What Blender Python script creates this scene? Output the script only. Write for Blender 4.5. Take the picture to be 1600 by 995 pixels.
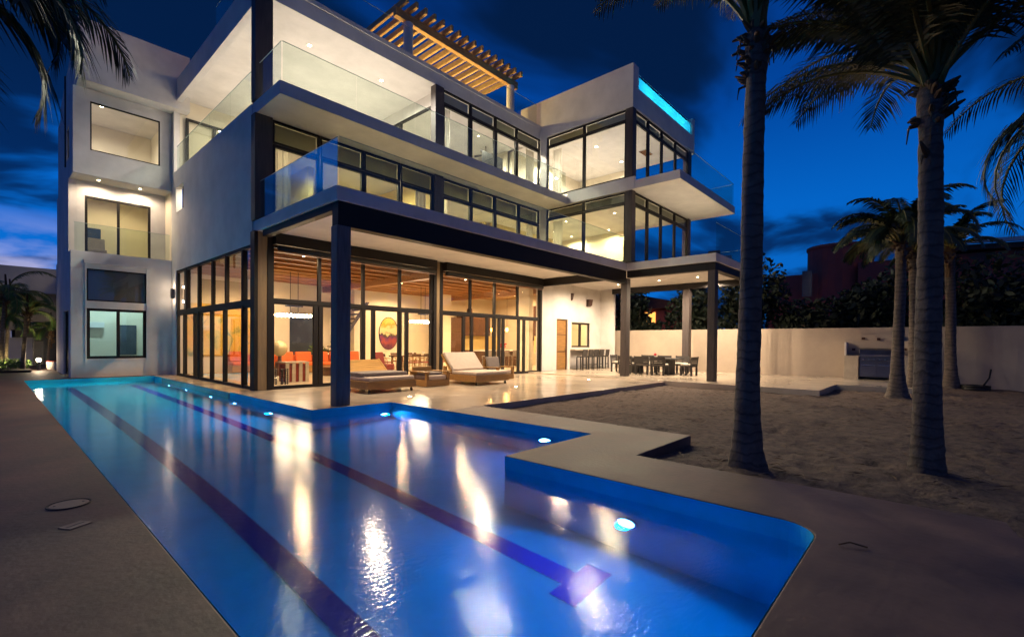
import bpy, bmesh, math, random
from mathutils import Matrix, Vector
random.seed(7)
for o in list(bpy.data.objects): bpy.data.objects.remove(o)
S = bpy.context.scene; C = S.collection
R = math.radians

# ---------------------------------------------------------------- camera
CAM_Z = 1.45
cam = bpy.data.cameras.new('camera'); camo = bpy.data.objects.new('camera', cam); C.objects.link(camo)
r0 = (0.66856992, -0.74359531, 0.00896013); r1 = (-0.00295403, -0.01470437, -0.99988752); r2 = (0.74364342, 0.66846825, -0.01202751)
camo.matrix_world = Matrix(((r0[0], -r1[0], -r2[0], 0), (r0[1], -r1[1], -r2[1], 0), (r0[2], -r1[2], -r2[2], CAM_Z), (0, 0, 0, 1)))
cam.sensor_width = 36; cam.lens = 36*735.975/1600; cam.shift_y = (544.3-497.5)/1600; cam.clip_end = 2000; cam.clip_start = .05
S.camera = camo

# ---------------------------------------------------------------- world: dusk sky
W = bpy.data.worlds.new('World'); S.world = W; W.use_nodes = True
n = W.node_tree.nodes; l = W.node_tree.links; n.clear()
out = n.new('ShaderNodeOutputWorld'); bg = n.new('ShaderNodeBackground'); l.new(bg.outputs[0], out.inputs[0])
tc = n.new('ShaderNodeTexCoord'); sep = n.new('ShaderNodeSeparateXYZ'); l.new(tc.outputs['Generated'], sep.inputs[0])
def ramp(stops, src, mode='LINEAR', nt=None):
    nn = (nt or W.node_tree).nodes; ll = (nt or W.node_tree).links
    r = nn.new('ShaderNodeValToRGB'); r.color_ramp.interpolation = mode
    e = r.color_ramp.elements
    while len(e) < len(stops): e.new(.5)
    for i, (p, c) in enumerate(stops): e[i].position = p; e[i].color = (*c, 1)
    ll.new(src, r.inputs[0]); return r
base = ramp([(0, (.010, .06, .20)), (.08, (.003, .135, .55)), (.25, (.0012, .125, .56)), (.42, (.0006, .060, .34)), (.60, (.0008, .030, .19)), (1, (.001, .014, .075))], sep.outputs[2])
# clouds laid out on a flat layer overhead: direction divided by its height
zz = n.new('ShaderNodeMath'); zz.operation = 'ADD'; zz.inputs[1].default_value = .16; l.new(sep.outputs[2], zz.inputs[0])
dx = n.new('ShaderNodeMath'); dx.operation = 'DIVIDE'; l.new(sep.outputs[0], dx.inputs[0]); l.new(zz.outputs[0], dx.inputs[1])
dy = n.new('ShaderNodeMath'); dy.operation = 'DIVIDE'; l.new(sep.outputs[1], dy.inputs[0]); l.new(zz.outputs[0], dy.inputs[1])
cb = n.new('ShaderNodeCombineXYZ'); l.new(dx.outputs[0], cb.inputs[0]); l.new(dy.outputs[0], cb.inputs[1])
mp = n.new('ShaderNodeMapping'); mp.inputs['Scale'].default_value = (.55, 1.0, 1); mp.inputs['Rotation'].default_value = (0, 0, R(38)); mp.inputs['Location'].default_value = (3.1, 1.7, 0); l.new(cb.outputs[0], mp.inputs[0])
ns = n.new('ShaderNodeTexNoise'); ns.inputs['Scale'].default_value = 1.5; ns.inputs['Detail'].default_value = 5; ns.inputs['Roughness'].default_value = .5; ns.inputs['Distortion'].default_value = .5; l.new(mp.outputs[0], ns.inputs[0])
cl = ramp([(.44, (0, 0, 0)), (.57, (1, 1, 1))], ns.outputs[0], 'EASE')
dark = ramp([(0, (.003, .040, .18)), (.25, (.001, .020, .10)), (.45, (.001, .012, .055)), (1, (.001, .009, .045))], sep.outputs[2])
mx = n.new('ShaderNodeMix'); mx.data_type = 'RGBA'; l.new(cl.outputs[0], mx.inputs[0]); l.new(base.outputs[0], mx.inputs[6]); l.new(dark.outputs[0], mx.inputs[7])
# pale after-glow low in the sky behind the house (towards +Y)
dot = n.new('ShaderNodeVectorMath'); dot.operation = 'DOT_PRODUCT'; l.new(tc.outputs['Generated'], dot.inputs[0]); dot.inputs[1].default_value = Vector((.04, 1, .10)).normalized()
gl = ramp([(.968, (0, 0, 0)), (.999, (1, 1, 1))], dot.outputs['Value'], 'EASE')
n2 = n.new('ShaderNodeTexNoise'); n2.inputs['Scale'].default_value = 9; n2.inputs['Detail'].default_value = 5
m2 = n.new('ShaderNodeMapping'); m2.inputs['Scale'].default_value = (1, 1, 2.6); l.new(tc.outputs['Generated'], m2.inputs[0]); l.new(m2.outputs[0], n2.inputs[0])
c2 = ramp([(.40, (0, 0, 0)), (.60, (1, 1, 1))], n2.outputs[0])
hz = ramp([(0, (1, 1, 1)), (.10, (.7, .7, .7)), (.19, (0, 0, 0))], sep.outputs[2])
mu = n.new('ShaderNodeMath'); mu.operation = 'MULTIPLY'; l.new(gl.outputs[0], mu.inputs[0]); l.new(c2.outputs[0], mu.inputs[1])
mu2 = n.new('ShaderNodeMath'); mu2.operation = 'MULTIPLY'; l.new(mu.outputs[0], mu2.inputs[0]); l.new(hz.outputs[0], mu2.inputs[1])
mx2 = n.new('ShaderNodeMix'); mx2.data_type = 'RGBA'; l.new(mu2.outputs[0], mx2.inputs[0]); l.new(mx.outputs[2], mx2.inputs[6]); mx2.inputs[7].default_value = (.50, .50, .80, 1)
d3 = n.new('ShaderNodeVectorMath'); d3.operation = 'DOT_PRODUCT'; l.new(tc.outputs['Generated'], d3.inputs[0]); d3.inputs[1].default_value = Vector((-.10, 1, -.30)).normalized()
mr3 = n.new('ShaderNodeMapRange'); mr3.inputs['From Min'].default_value = -.35; mr3.inputs['From Max'].default_value = .85; mr3.inputs['To Min'].default_value = .84; mr3.inputs['To Max'].default_value = 1.0; l.new(d3.outputs['Value'], mr3.inputs[0])
mx4 = n.new('ShaderNodeVectorMath'); mx4.operation = 'SCALE'; l.new(mx2.outputs[2], mx4.inputs[0]); l.new(mr3.outputs[0], mx4.inputs['Scale'])
l.new(mx4.outputs[0], bg.inputs[0]); bg.inputs[1].default_value = 1.0

# faint warm town glow coming over the garden behind the camera (one very soft, weak lamp)
sd = bpy.data.lights.new('sun', 'SUN'); sd.energy = .05; sd.angle = R(50); sd.color = (1, .60, .40)
so = bpy.data.objects.new('sun', sd); C.objects.link(so); so.rotation_euler = (R(42), 0, R(-38))

V = S.view_settings; V.view_transform = 'Standard'; V.look = 'None'; V.exposure = .18; V.gamma = 1; V.use_curve_mapping = False
S.render.engine = 'CYCLES'
S.cycles.max_bounces = 10; S.cycles.transparent_max_bounces = 24; S.cycles.transmission_bounces = 6; S.cycles.glossy_bounces = 4; S.cycles.diffuse_bounces = 4
S.cycles.sample_clamp_indirect = 4; S.cycles.caustics_refractive = True; S.cycles.caustics_reflective = False; S.cycles.blur_glossy = .5

# ---------------------------------------------------------------- materials
M = {}
def mat(name, col, rough=.6, metal=0, noise=0, nscale=4, bump=0, bscale=30, emit=None, es=0, stretch=None, spec=.5, col2=None, detail=6):
    m = bpy.data.materials.new(name); m.use_nodes = True; t = m.node_tree; b = t.nodes['Principled BSDF']
    b.inputs['Base Color'].default_value = (*col, 1); b.inputs['Roughness'].default_value = rough; b.inputs['Metallic'].default_value = metal
    b.inputs['Specular IOR Level'].default_value = spec
    if noise or bump:
        tcn = t.nodes.new('ShaderNodeTexCoord'); mp = t.nodes.new('ShaderNodeMapping'); t.links.new(tcn.outputs['Object'], mp.inputs[0])
        if stretch: mp.inputs['Scale'].default_value = stretch
    if noise:
        nz = t.nodes.new('ShaderNodeTexNoise'); nz.inputs['Scale'].default_value = nscale; nz.inputs['Detail'].default_value = detail; nz.inputs['Roughness'].default_value = .6; t.links.new(mp.outputs[0], nz.inputs[0])
        c2 = col2 or tuple(c*(1-noise) for c in col)
        rp = ramp([(.3, c2), (.7, col if col2 else tuple(min(1, c*(1+noise*.4)) for c in col))], nz.outputs[0], nt=t)
        t.links.new(rp.outputs[0], b.inputs['Base Color'])
        rr = t.nodes.new('ShaderNodeMapRange'); rr.inputs['To Min'].default_value = max(.02, rough*.75); rr.inputs['To Max'].default_value = min(1, rough*1.3); t.links.new(nz.outputs[0], rr.inputs[0]); t.links.new(rr.outputs[0], b.inputs['Roughness'])
    if bump:
        nb = t.nodes.new('ShaderNodeTexNoise'); nb.inputs['Scale'].default_value = bscale; nb.inputs['Detail'].default_value = 5; t.links.new(mp.outputs[0], nb.inputs[0])
        bp = t.nodes.new('ShaderNodeBump'); bp.inputs['Strength'].default_value = min(1, bump); bp.inputs['Distance'].default_value = .02; t.links.new(nb.outputs[0], bp.inputs['Height']); t.links.new(bp.outputs[0], b.inputs['Normal'])
    if emit: b.inputs['Emission Color'].default_value = (*emit, 1); b.inputs['Emission Strength'].default_value = es
    M[name] = m; return m
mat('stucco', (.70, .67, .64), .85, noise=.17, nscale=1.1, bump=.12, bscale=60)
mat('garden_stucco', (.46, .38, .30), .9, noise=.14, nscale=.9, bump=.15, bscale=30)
mat('stucco_in', (.74, .67, .53), .9, noise=.04, nscale=1)
mat('stucco_yellow', (.70, .56, .24), .9, noise=.04, nscale=1)
mat('ceiling', (.74, .70, .62), .9, noise=.03, nscale=1)
mat('frame', (.014, .012, .012), .55, spec=.25)
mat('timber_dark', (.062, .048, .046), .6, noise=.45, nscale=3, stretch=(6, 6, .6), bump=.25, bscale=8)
mat('timber_pool_lit', (.13, .12, .125), .6, noise=.4, nscale=3, stretch=(6, 6, .6), bump=.25, bscale=8)  # dark column timber, lightened in its colour to stand in for the pool's light
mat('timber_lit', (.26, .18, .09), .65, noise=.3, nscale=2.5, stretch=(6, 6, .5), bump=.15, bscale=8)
mat('beam_wood', (.36, .17, .06), .55, noise=.4, nscale=3, stretch=(.5, 6, 6))
mat('plank_wood', (.52, .33, .15), .6, noise=.35, nscale=3, stretch=(.4, 5, 5))
mat('pergola_wood', (.50, .33, .13), .7, noise=.4, nscale=2.5, stretch=(2, 2, 6), bump=.2, bscale=10)
mat('teak', (.30, .155, .045), .45, noise=.35, nscale=3, stretch=(.7, 6, 6), bump=.1, bscale=20)
mat('teak_light', (.50, .28, .075), .45, noise=.3, nscale=3, stretch=(.7, 6, 6))
mat('cushion', (.50, .41, .34), .95, noise=.10, nscale=8, bump=.15, bscale=90)
mat('cushion_grey', (.21, .18, .165), .95, noise=.15, nscale=8, bump=.1, bscale=60)
mat('wicker', (.035, .032, .032), .6, bump=.3, bscale=120, noise=.3, nscale=60)
mat('seat_white', (.55, .50, .42), .9)
mat('terrace', (.52, .44, .34), .20, noise=.32, nscale=.55, bump=.02, bscale=4, detail=8, spec=.55)
mat('deck', (.165, .100, .078), .58, noise=.62, nscale=1.1, bump=.25, bscale=18, detail=12)
mat('floor_in', (.62, .55, .42), .18, noise=.1, nscale=.6)
mat('orange', (.60, .12, .025), .9, noise=.12, nscale=6)
mat('red', (.16, .014, .012), .85)
mat('brown_cab', (.085, .035, .018), .4, noise=.3, nscale=3, stretch=(5, 5, .6))
mat('dark_panel', (.06, .075, .10), .25, noise=.3, nscale=1)
mat('chrome', (.6, .6, .6), .2, metal=1)
mat('steel', (.16, .16, .17), .35, metal=1, noise=.15, nscale=2)
mat('glass_edge', (.34, .42, .40), .25)
mat('blind', (.17, .18, .15), .8, noise=.1, nscale=8)
mat('blind_grey', (.14, .135, .13), .8, noise=.08, nscale=2)
mat('white_paint', (.75, .73, .70), .5)
mat('tile_blue', (.05, .30, .55), .35, noise=.15, nscale=3)
mat('pool_tile', (.02, .54, .72), .45, noise=.14, nscale=2.5)
mat('lane_tile', (.004, .015, .22), .8, spec=.1)
mat('cyan_tile', (.05, .62, .85), .5)
mat('stone', (.42, .36, .28), .8, noise=.2, nscale=3, bump=.2, bscale=20)
mat('terracotta', (.55, .10, .065), .85, noise=.2, nscale=.6)
mat('roof_tile', (.20, .06, .035), .85, noise=.3, nscale=6)
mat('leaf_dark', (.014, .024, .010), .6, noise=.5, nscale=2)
mat('leaf_palm', (.035, .055, .015), .5, noise=.4, nscale=2)
mat('leaf_areca', (.08, .16, .03), .5, noise=.4, nscale=3)
mat('rachis', (.16, .15, .03), .5, noise=.2, nscale=4)
mat('dead_frond', (.12, .07, .035), .9, noise=.4, nscale=5)
mat('bark', (.16, .125, .10), .9, noise=.5, nscale=5, bump=.6, bscale=22)
mat('soil', (.06, .045, .03), .95, noise=.4, nscale=5, bump=.5, bscale=12)
mat('black', (.012, .012, .012), .5)
mat('plastic_grey', (.25, .17, .14), .5)
mat('speaker', (.05, .022, .016), .6)
mat('gold', (.36, .29, .16), .5, metal=.3)
mat('paper', (.7, .68, .6), .9)
mat('red_flower', (.5, .02, .03), .7)
mat('bulb_warm', (1, .8, .5), emit=(1, .72, .38), es=55)
mat('bulb_spot', (1, .8, .5), emit=(1, .78, .48), es=40)
mat('bulb_amber', (1, .5, .1), emit=(1, .42, .06), es=22)
mat('bulb_pool', (.6, .8, 1), emit=(.35, .62, 1), es=60)
mat('lens_pool', (.3, .6, 1), emit=(.40, .62, 1), es=16)
mat('lit_window', (.8, .5, .2), emit=(1, .45, .08), es=1.6)

def glass(name, tint=(1, 1, 1), refl=1.0, rough=0.0):
    m = bpy.data.materials.new(name); m.use_nodes = True; t = m.node_tree; t.nodes.clear()
    o = t.nodes.new('ShaderNodeOutputMaterial'); mix = t.nodes.new('ShaderNodeMixShader'); tr = t.nodes.new('ShaderNodeBsdfTransparent'); g = t.nodes.new('ShaderNodeBsdfGlossy')
    tr.inputs[0].default_value = (*tint, 1); g.inputs['Roughness'].default_value = rough; g.inputs[0].default_value = (.95, 1, 1, 1)
    f = t.nodes.new('ShaderNodeFresnel'); f.inputs[0].default_value = 1.52
    mu = t.nodes.new('ShaderNodeMath'); mu.operation = 'MULTIPLY'; mu.inputs[1].default_value = 1.7*refl; mu.use_clamp = True
    # Fresnel seen from the back side of a single sheet would go to total reflection: use the outward normal only
    geo = t.nodes.new('ShaderNodeNewGeometry'); vm = t.nodes.new('ShaderNodeVectorMath'); vm.operation = 'SCALE'
    mr = t.nodes.new('ShaderNodeMath'); mr.operation = 'MULTIPLY_ADD'; mr.inputs[1].default_value = -(1.52-1/1.52); mr.inputs[2].default_value = 1.52
    t.links.new(geo.outputs['Backfacing'], mr.inputs[0]); t.links.new(mr.outputs[0], f.inputs[0])
    t.links.new(f.outputs[0], mu.inputs[0]); t.links.new(mu.outputs[0], mix.inputs[0]); t.links.new(tr.outputs[0], mix.inputs[1]); t.links.new(g.outputs[0], mix.inputs[2]); t.links.new(mix.outputs[0], o.inputs[0])
    M[name] = m
glass('glass', (.90, .90, .86)); glass('glass_rail', (.88, .93, .90), .20); glass('glass_rail_side', (.80, .92, .95), 1.5)

# water: a real refracting surface with small ripples
m = bpy.data.materials.new('water'); m.use_nodes = True; t = m.node_tree; t.nodes.clear(); M['water'] = m
o = t.nodes.new('ShaderNodeOutputMaterial'); g = t.nodes.new('ShaderNodeBsdfGlass'); g.inputs['IOR'].default_value = 1.333; g.inputs['Roughness'].default_value = .0
gg = t.nodes.new('ShaderNodeBsdfGlossy'); gg.inputs['Roughness'].default_value = .115
rf = t.nodes.new('ShaderNodeBsdfRefraction'); rf.inputs['IOR'].default_value = 1.333; rf.inputs['Roughness'].default_value = .10; rf.inputs[0].default_value = (.35, .86, 1, 1)
fr = t.nodes.new('ShaderNodeFresnel'); fr.inputs[0].default_value = 1.333
mx3 = t.nodes.new('ShaderNodeMixShader')
tcn = t.nodes.new('ShaderNodeTexCoord'); w1 = t.nodes.new('ShaderNodeTexNoise'); w1.inputs['Scale'].default_value = 30; w1.inputs['Detail'].default_value = 3
mpw = t.nodes.new('ShaderNodeMapping'); mpw.inputs['Rotation'].default_value = (0, 0, R(48)); mpw.inputs['Scale'].default_value = (.45, 1, 1)
t.links.new(tcn.outputs['Object'], mpw.inputs[0]); t.links.new(mpw.outputs[0], w1.inputs[0])
bp = t.nodes.new('ShaderNodeBump'); bp.inputs['Strength'].default_value = .38; bp.inputs['Distance'].default_value = .006; t.links.new(w1.outputs[0], bp.inputs['Height'])
for q in (gg, fr): t.links.new(bp.outputs[0], q.inputs['Normal'])
bq_ = t.nodes.new('ShaderNodeBump'); bq_.inputs['Strength'].default_value = .12; bq_.inputs['Distance'].default_value = .004; t.links.new(w1.outputs[0], bq_.inputs['Height']); t.links.new(bq_.outputs[0], rf.inputs['Normal'])
t.nodes.remove(g)
t.links.new(fr.outputs[0], mx3.inputs[0]); t.links.new(rf.outputs[0], mx3.inputs[1]); t.links.new(gg.outputs[0], mx3.inputs[2]); t.links.new(mx3.outputs[0], o.inputs[0])
WATER_BUMP = bp

def translucent(name, col, fac):
    m = bpy.data.materials[M[name].name] if name in M else bpy.data.materials.new(name); m.use_nodes = True; t = m.node_tree; o = [x for x in t.nodes if x.type == 'OUTPUT_MATERIAL'][0]; b = [x for x in t.nodes if x.type == 'BSDF_PRINCIPLED'][0]
    b.inputs['Base Color'].default_value = (*col, 1)
    tr = t.nodes.new('ShaderNodeBsdfTranslucent'); tr.inputs[0].default_value = (*col, 1); mx_ = t.nodes.new('ShaderNodeMixShader'); mx_.inputs[0].default_value = fac
    t.links.new(b.outputs[0], mx_.inputs[1]); t.links.new(tr.outputs[0], mx_.inputs[2]); t.links.new(mx_.outputs[0], o.inputs[0]); M[name] = m
translucent('blind', (.42, .42, .33), .45); translucent('curtain', (.62, .58, .50), .4); translucent('cyan_water', (.12, .82, .95), .85)
# painted surfaces with their own pattern
def pattern(name, stops, scale, kind='noise', stretch=(1, 1, 1), rough=.7):
    m = bpy.data.materials.new(name); m.use_nodes = True; t = m.node_tree; b = t.nodes['Principled BSDF']; b.inputs['Roughness'].default_value = rough
    tcn = t.nodes.new('ShaderNodeTexCoord'); mp = t.nodes.new('ShaderNodeMapping'); mp.inputs['Scale'].default_value = stretch; t.links.new(tcn.outputs['Object'], mp.inputs[0])
    if kind == 'noise': z = t.nodes.new('ShaderNodeTexNoise'); z.inputs['Scale'].default_value = scale; z.inputs['Detail'].default_value = 5; z.inputs['Distortion'].default_value = 1.2
    else: z = t.nodes.new('ShaderNodeTexVoronoi'); z.inputs['Scale'].default_value = scale
    t.links.new(mp.outputs[0], z.inputs[0]); rp = ramp(stops, z.outputs[0], nt=t); t.links.new(rp.outputs[0], b.inputs['Base Color']); M[name] = m
pattern('mural', [(.35, (.25, .10, .02)), (.45, (.75, .42, .05)), (.55, (.80, .50, .06)), (.62, (.55, .42, .06)), (.70, (.08, .14, .04))], 1.6, stretch=(1, 1, .8))
pattern('oval_art', [(.30, (.20, .03, .10)), (.42, (.50, .12, .06)), (.50, (.70, .55, .15)), (.60, (.65, .55, .25)), (.72, (.05, .05, .05))], 2.2, stretch=(.6, 1, 2.6))

m = M['oval_art']; t = m.node_tree; b = t.nodes['Principled BSDF']; tcn = t.nodes.new('ShaderNodeTexCoord'); sp_ = t.nodes.new('ShaderNodeSeparateXYZ'); t.links.new(tcn.outputs['Object'], sp_.inputs[0])
nz = t.nodes.new('ShaderNodeTexNoise'); nz.inputs['Scale'].default_value = 3.5; nz.inputs['Detail'].default_value = 5; t.links.new(tcn.outputs['Object'], nz.inputs[0])
ma = t.nodes.new('ShaderNodeMath'); ma.operation = 'MULTIPLY_ADD'; ma.inputs[1].default_value = .5; ma.inputs[2].default_value = .27; t.links.new(sp_.outputs[2], ma.inputs[0])
ad = t.nodes.new('ShaderNodeMath'); ad.operation = 'MULTIPLY_ADD'; ad.inputs[1].default_value = .45; t.links.new(nz.outputs[0], ad.inputs[0]); t.links.new(ma.outputs[0], ad.inputs[2])
rp = ramp([(.10, (.10, .02, .05)), (.26, (.30, .05, .04)), (.40, (.10, .02, .10)), (.46, (.04, .04, .02)), (.50, (.60, .50, .25)), (.62, (.62, .56, .28)), (.74, (.40, .28, .02)), (.85, (.60, .48, .10))], ad.outputs[0], nt=t); t.links.new(rp.outputs[0], b.inputs['Base Color'])

# sand: trodden, with soft dunes and small scraps
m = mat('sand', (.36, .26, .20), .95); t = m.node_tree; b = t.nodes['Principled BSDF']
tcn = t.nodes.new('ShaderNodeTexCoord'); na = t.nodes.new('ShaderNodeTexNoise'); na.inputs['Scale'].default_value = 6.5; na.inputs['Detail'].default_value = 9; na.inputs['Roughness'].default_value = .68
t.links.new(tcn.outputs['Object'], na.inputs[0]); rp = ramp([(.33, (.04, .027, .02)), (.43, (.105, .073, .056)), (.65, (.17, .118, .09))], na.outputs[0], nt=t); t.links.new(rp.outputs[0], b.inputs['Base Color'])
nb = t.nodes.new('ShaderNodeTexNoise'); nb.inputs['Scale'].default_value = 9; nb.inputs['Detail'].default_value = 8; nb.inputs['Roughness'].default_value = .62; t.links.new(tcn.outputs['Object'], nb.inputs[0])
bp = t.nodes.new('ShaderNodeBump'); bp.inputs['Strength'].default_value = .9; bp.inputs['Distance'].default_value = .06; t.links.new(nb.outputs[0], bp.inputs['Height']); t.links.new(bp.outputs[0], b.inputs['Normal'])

m = M['bark']; t = m.node_tree; b = t.nodes['Principled BSDF']; tcn = t.nodes.new('ShaderNodeTexCoord'); sp_ = t.nodes.new('ShaderNodeSeparateXYZ'); t.links.new(tcn.outputs['Object'], sp_.inputs[0])
nz = t.nodes.new('ShaderNodeTexNoise'); nz.inputs['Scale'].default_value = 3; nz.inputs['Detail'].default_value = 4; t.links.new(tcn.outputs['Object'], nz.inputs[0])
ma = t.nodes.new('ShaderNodeMath'); ma.operation = 'MULTIPLY_ADD'; ma.inputs[1].default_value = 1/.13; t.links.new(sp_.outputs[2], ma.inputs[0])
mb_ = t.nodes.new('ShaderNodeMath'); mb_.operation = 'MULTIPLY'; mb_.inputs[1].default_value = 2.2; t.links.new(nz.outputs[0], mb_.inputs[0]); t.links.new(mb_.outputs[0], ma.inputs[2])
fc = t.nodes.new('ShaderNodeMath'); fc.operation = 'FRACT'; t.links.new(ma.outputs[0], fc.inputs[0])
bd = ramp([(0, (.16, .16, .16)), (.10, (.30, .30, .30)), (.22, (1, 1, 1)), (.88, (.85, .85, .85)), (1, (.22, .22, .22))], fc.outputs[0], nt=t)
old = b.inputs['Base Color'].links[0].from_socket; mm = t.nodes.new('ShaderNodeMix'); mm.data_type = 'RGBA'; mm.blend_type = 'MULTIPLY'; mm.inputs[0].default_value = .6; t.links.new(old, mm.inputs[6]); t.links.new(bd.outputs[0], mm.inputs[7]); t.links.new(mm.outputs[2], b.inputs['Base Color'])

from mathutils import noise as mn
# ---------------------------------------------------------------- mesh helpers
class MB:
    def __init__(s): s.v = []; s.f = []
    def box(s, x0, x1, y0, y1, z0, z1):
        i = len(s.v); s.v += [(x0, y0, z0), (x1, y0, z0), (x1, y1, z0), (x0, y1, z0), (x0, y0, z1), (x1, y0, z1), (x1, y1, z1), (x0, y1, z1)]
        s.f += [(i, i+3, i+2, i+1), (i+4, i+5, i+6, i+7), (i, i+1, i+5, i+4), (i+1, i+2, i+6, i+5), (i+2, i+3, i+7, i+6), (i+3, i, i+4, i+7)]; return s
    def prism(s, pts, z0, z1):
        i = len(s.v); k = len(pts); s.v += [(x, y, z0) for x, y in pts] + [(x, y, z1) for x, y in pts]
        s.f += [tuple(i+k-1-j for j in range(k)), tuple(i+k+j for j in range(k))] + [(i+j, i+(j+1) % k, i+k+(j+1) % k, i+k+j) for j in range(k)]; return s
    def side(s, pts, a0, a1, axis='x'):   # polygon in the (other, z) plane, extruded along axis
        i = len(s.v); k = len(pts); F = (lambda p, a: (a, p[0], p[1])) if axis == 'x' else (lambda p, a: (p[0], a, p[1]))
        s.v += [F(p, a0) for p in pts] + [F(p, a1) for p in pts]
        s.f += [tuple(i+k-1-j for j in range(k)), tuple(i+k+j for j in range(k))] + [(i+j, i+(j+1) % k, i+k+(j+1) % k, i+k+j) for j in range(k)]; return s
    def quad(s, a, b, c, d): i = len(s.v); s.v += [a, b, c, d]; s.f.append((i, i+1, i+2, i+3)); return s
    def tri(s, a, b, c): i = len(s.v); s.v += [a, b, c]; s.f.append((i, i+1, i+2)); return s
    def tube(s, pts, rad, k=8, cap=True):
        i = len(s.v); n = len(pts); P = [Vector(p) for p in pts]; rad = rad if isinstance(rad, (list, tuple)) else [rad]*n
        up = Vector((0, 0, 1))
        for j in range(n):
            d = (P[min(j+1, n-1)]-P[max(j-1, 0)]).normalized()
            a = d.cross(up if abs(d.z) < .95 else Vector((1, 0, 0))).normalized(); b = d.cross(a)
            for q in range(k): th = 2*math.pi*q/k; s.v.append(tuple(P[j]+(a*math.cos(th)+b*math.sin(th))*rad[j]))
        for j in range(n-1):
            for q in range(k): s.f.append((i+j*k+q, i+j*k+(q+1) % k, i+(j+1)*k+(q+1) % k, i+(j+1)*k+q))
        if cap: s.f += [tuple(i+q for q in range(k)), tuple(i+(n-1)*k+k-1-q for q in range(k))]
        return s
    def lathe(s, cx, cy, prof, k=20):
        i = len(s.v); n = len(prof)
        for r_, z in prof:
            for q in range(k): th = 2*math.pi*q/k; s.v.append((cx+r_*math.cos(th), cy+r_*math.sin(th), z))
        for j in range(n-1):
            for q in range(k): s.f.append((i+j*k+q, i+j*k+(q+1) % k, i+(j+1)*k+(q+1) % k, i+(j+1)*k+q))
        s.f += [tuple(i+k-1-q for q in range(k)), tuple(i+(n-1)*k+q for q in range(k))]; return s
    def ball(s, c, r_, k=12, sc=(1, 1, 1)):
        i = len(s.v); h = k//2
        for j in range(h+1):
            ph = math.pi*j/h
            for q in range(k): th = 2*math.pi*q/k; s.v.append((c[0]+sc[0]*r_*math.sin(ph)*math.cos(th), c[1]+sc[1]*r_*math.sin(ph)*math.sin(th), c[2]+sc[2]*r_*math.cos(ph)))
        for j in range(h):
            for q in range(k): s.f.append((i+j*k+q, i+(j+1)*k+q, i+(j+1)*k+(q+1) % k, i+j*k+(q+1) % k))
        return s
    def build(s, name, m, parent=None, bevel=0, smooth=False, kind=None, fix=True):
        me = bpy.data.meshes.new(name); me.from_pydata(s.v, [], s.f); me.update()
        bm = bmesh.new(); bm.from_mesh(me); bmesh.ops.recalc_face_normals(bm, faces=bm.faces) if fix else None
        bm.to_mesh(me); bm.free()
        o = bpy.data.objects.new(name, me); C.objects.link(o); me.materials.append(M[m])
        if smooth:
            for p in me.polygons: p.use_smooth = True
        if parent: o.parent = parent
        if bevel: b_ = o.modifiers.new('bevel', 'BEVEL'); b_.width = bevel; b_.segments = 2; b_.limit_method = 'ANGLE'
        if kind: o['kind'] = kind
        return o
def tag(o, label, cat, group=None):
    o['label'] = label; o['category'] = cat
    if group: o['group'] = group
    return o
def thing(name, label, cat, loc=(0, 0, 0), rz=0, group=None):
    o = bpy.data.objects.new(name, None); C.objects.link(o); o.location = loc; o.rotation_euler = (0, 0, rz); o.empty_display_size = .2
    return tag(o, label, cat, group)
def kids(o): return [c for c in bpy.data.objects if c.parent == o]
def dup(root, loc, rz, label, group=None):
    r = root.copy(); C.objects.link(r); r.location = loc; r.rotation_euler = (0, 0, rz); r['label'] = label
    if group: r['group'] = group
    for ch in kids(root):
        c = ch.copy(); C.objects.link(c); c.parent = r
        for g_ in kids(ch):
            d = g_.copy(); C.objects.link(d); d.parent = c
    return r
def lamp(name, loc, power, color, parent=None, radius=.05, spot=None, dirv=None, blend=.6):
    d = bpy.data.lights.new(name, 'SPOT' if spot else 'POINT'); d.energy = power; d.color = color; d.shadow_soft_size = radius
    if spot: d.spot_size = R(spot); d.spot_blend = blend
    o = bpy.data.objects.new(name, d); C.objects.link(o); o.location = loc
    if dirv is not None: o.rotation_euler = Vector(dirv).to_track_quat('-Z', 'Y').to_euler()
    if parent: o.parent = parent
    return o
WARM = (1, .77, .53); CREAM = (1, .89, .73); YEL = (1, .82, .46)

# ================================================================ SETTING
sand = MB()
N = 190; X0, X1, Y0, Y1 = 5.6, 28.2, -7.0, 8.1
from mathutils import noise as mn
PX = [X0+(X1-X0)*i/N for i in range(N+1)]; PY = [Y0+(Y1-Y0)*j/N for j in range(N+1)]
dents = {}
for q in range(1500):
    dx_, dy_ = random.uniform(X0, X1), random.uniform(Y0, Y1); dents.setdefault((int(dx_), int(dy_//1)), []).append((dx_, dy_, random.uniform(.10, .2), random.uniform(.015, .04)))
for j in range(N+1):
    for i in range(N+1):
        x, y = PX[i], PY[j]; z = -.15+.030*mn.noise(Vector((x*.7, y*.7, 0)))+.022*mn.noise(Vector((x*2.3, y*2.3, 3)))+.014*mn.noise(Vector((x*6, y*6, 7)))
        for a in (-1, 0, 1):
            for b_ in (-1, 0, 1):
                for (u_, v_, r_, d_) in dents.get((int(x)+a, int(y//1)+b_), ()):
                    t_ = ((x-u_)**2+(y-v_)**2)/r_**2
                    if t_ < 4: z += -d_*math.exp(-t_*1.5)+d_*.45*math.exp(-(math.sqrt(t_)-1.3)**2*6)
        for (u_, v_) in ((6.50, 1.78), (7.74, .06), (18.4, .85), (21.3, .52), (24.3, -.45)):
            z += .07*math.exp(-((x-u_)**2+(y-v_)**2)/.18)
        sand.v.append((x, y, z))
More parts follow.
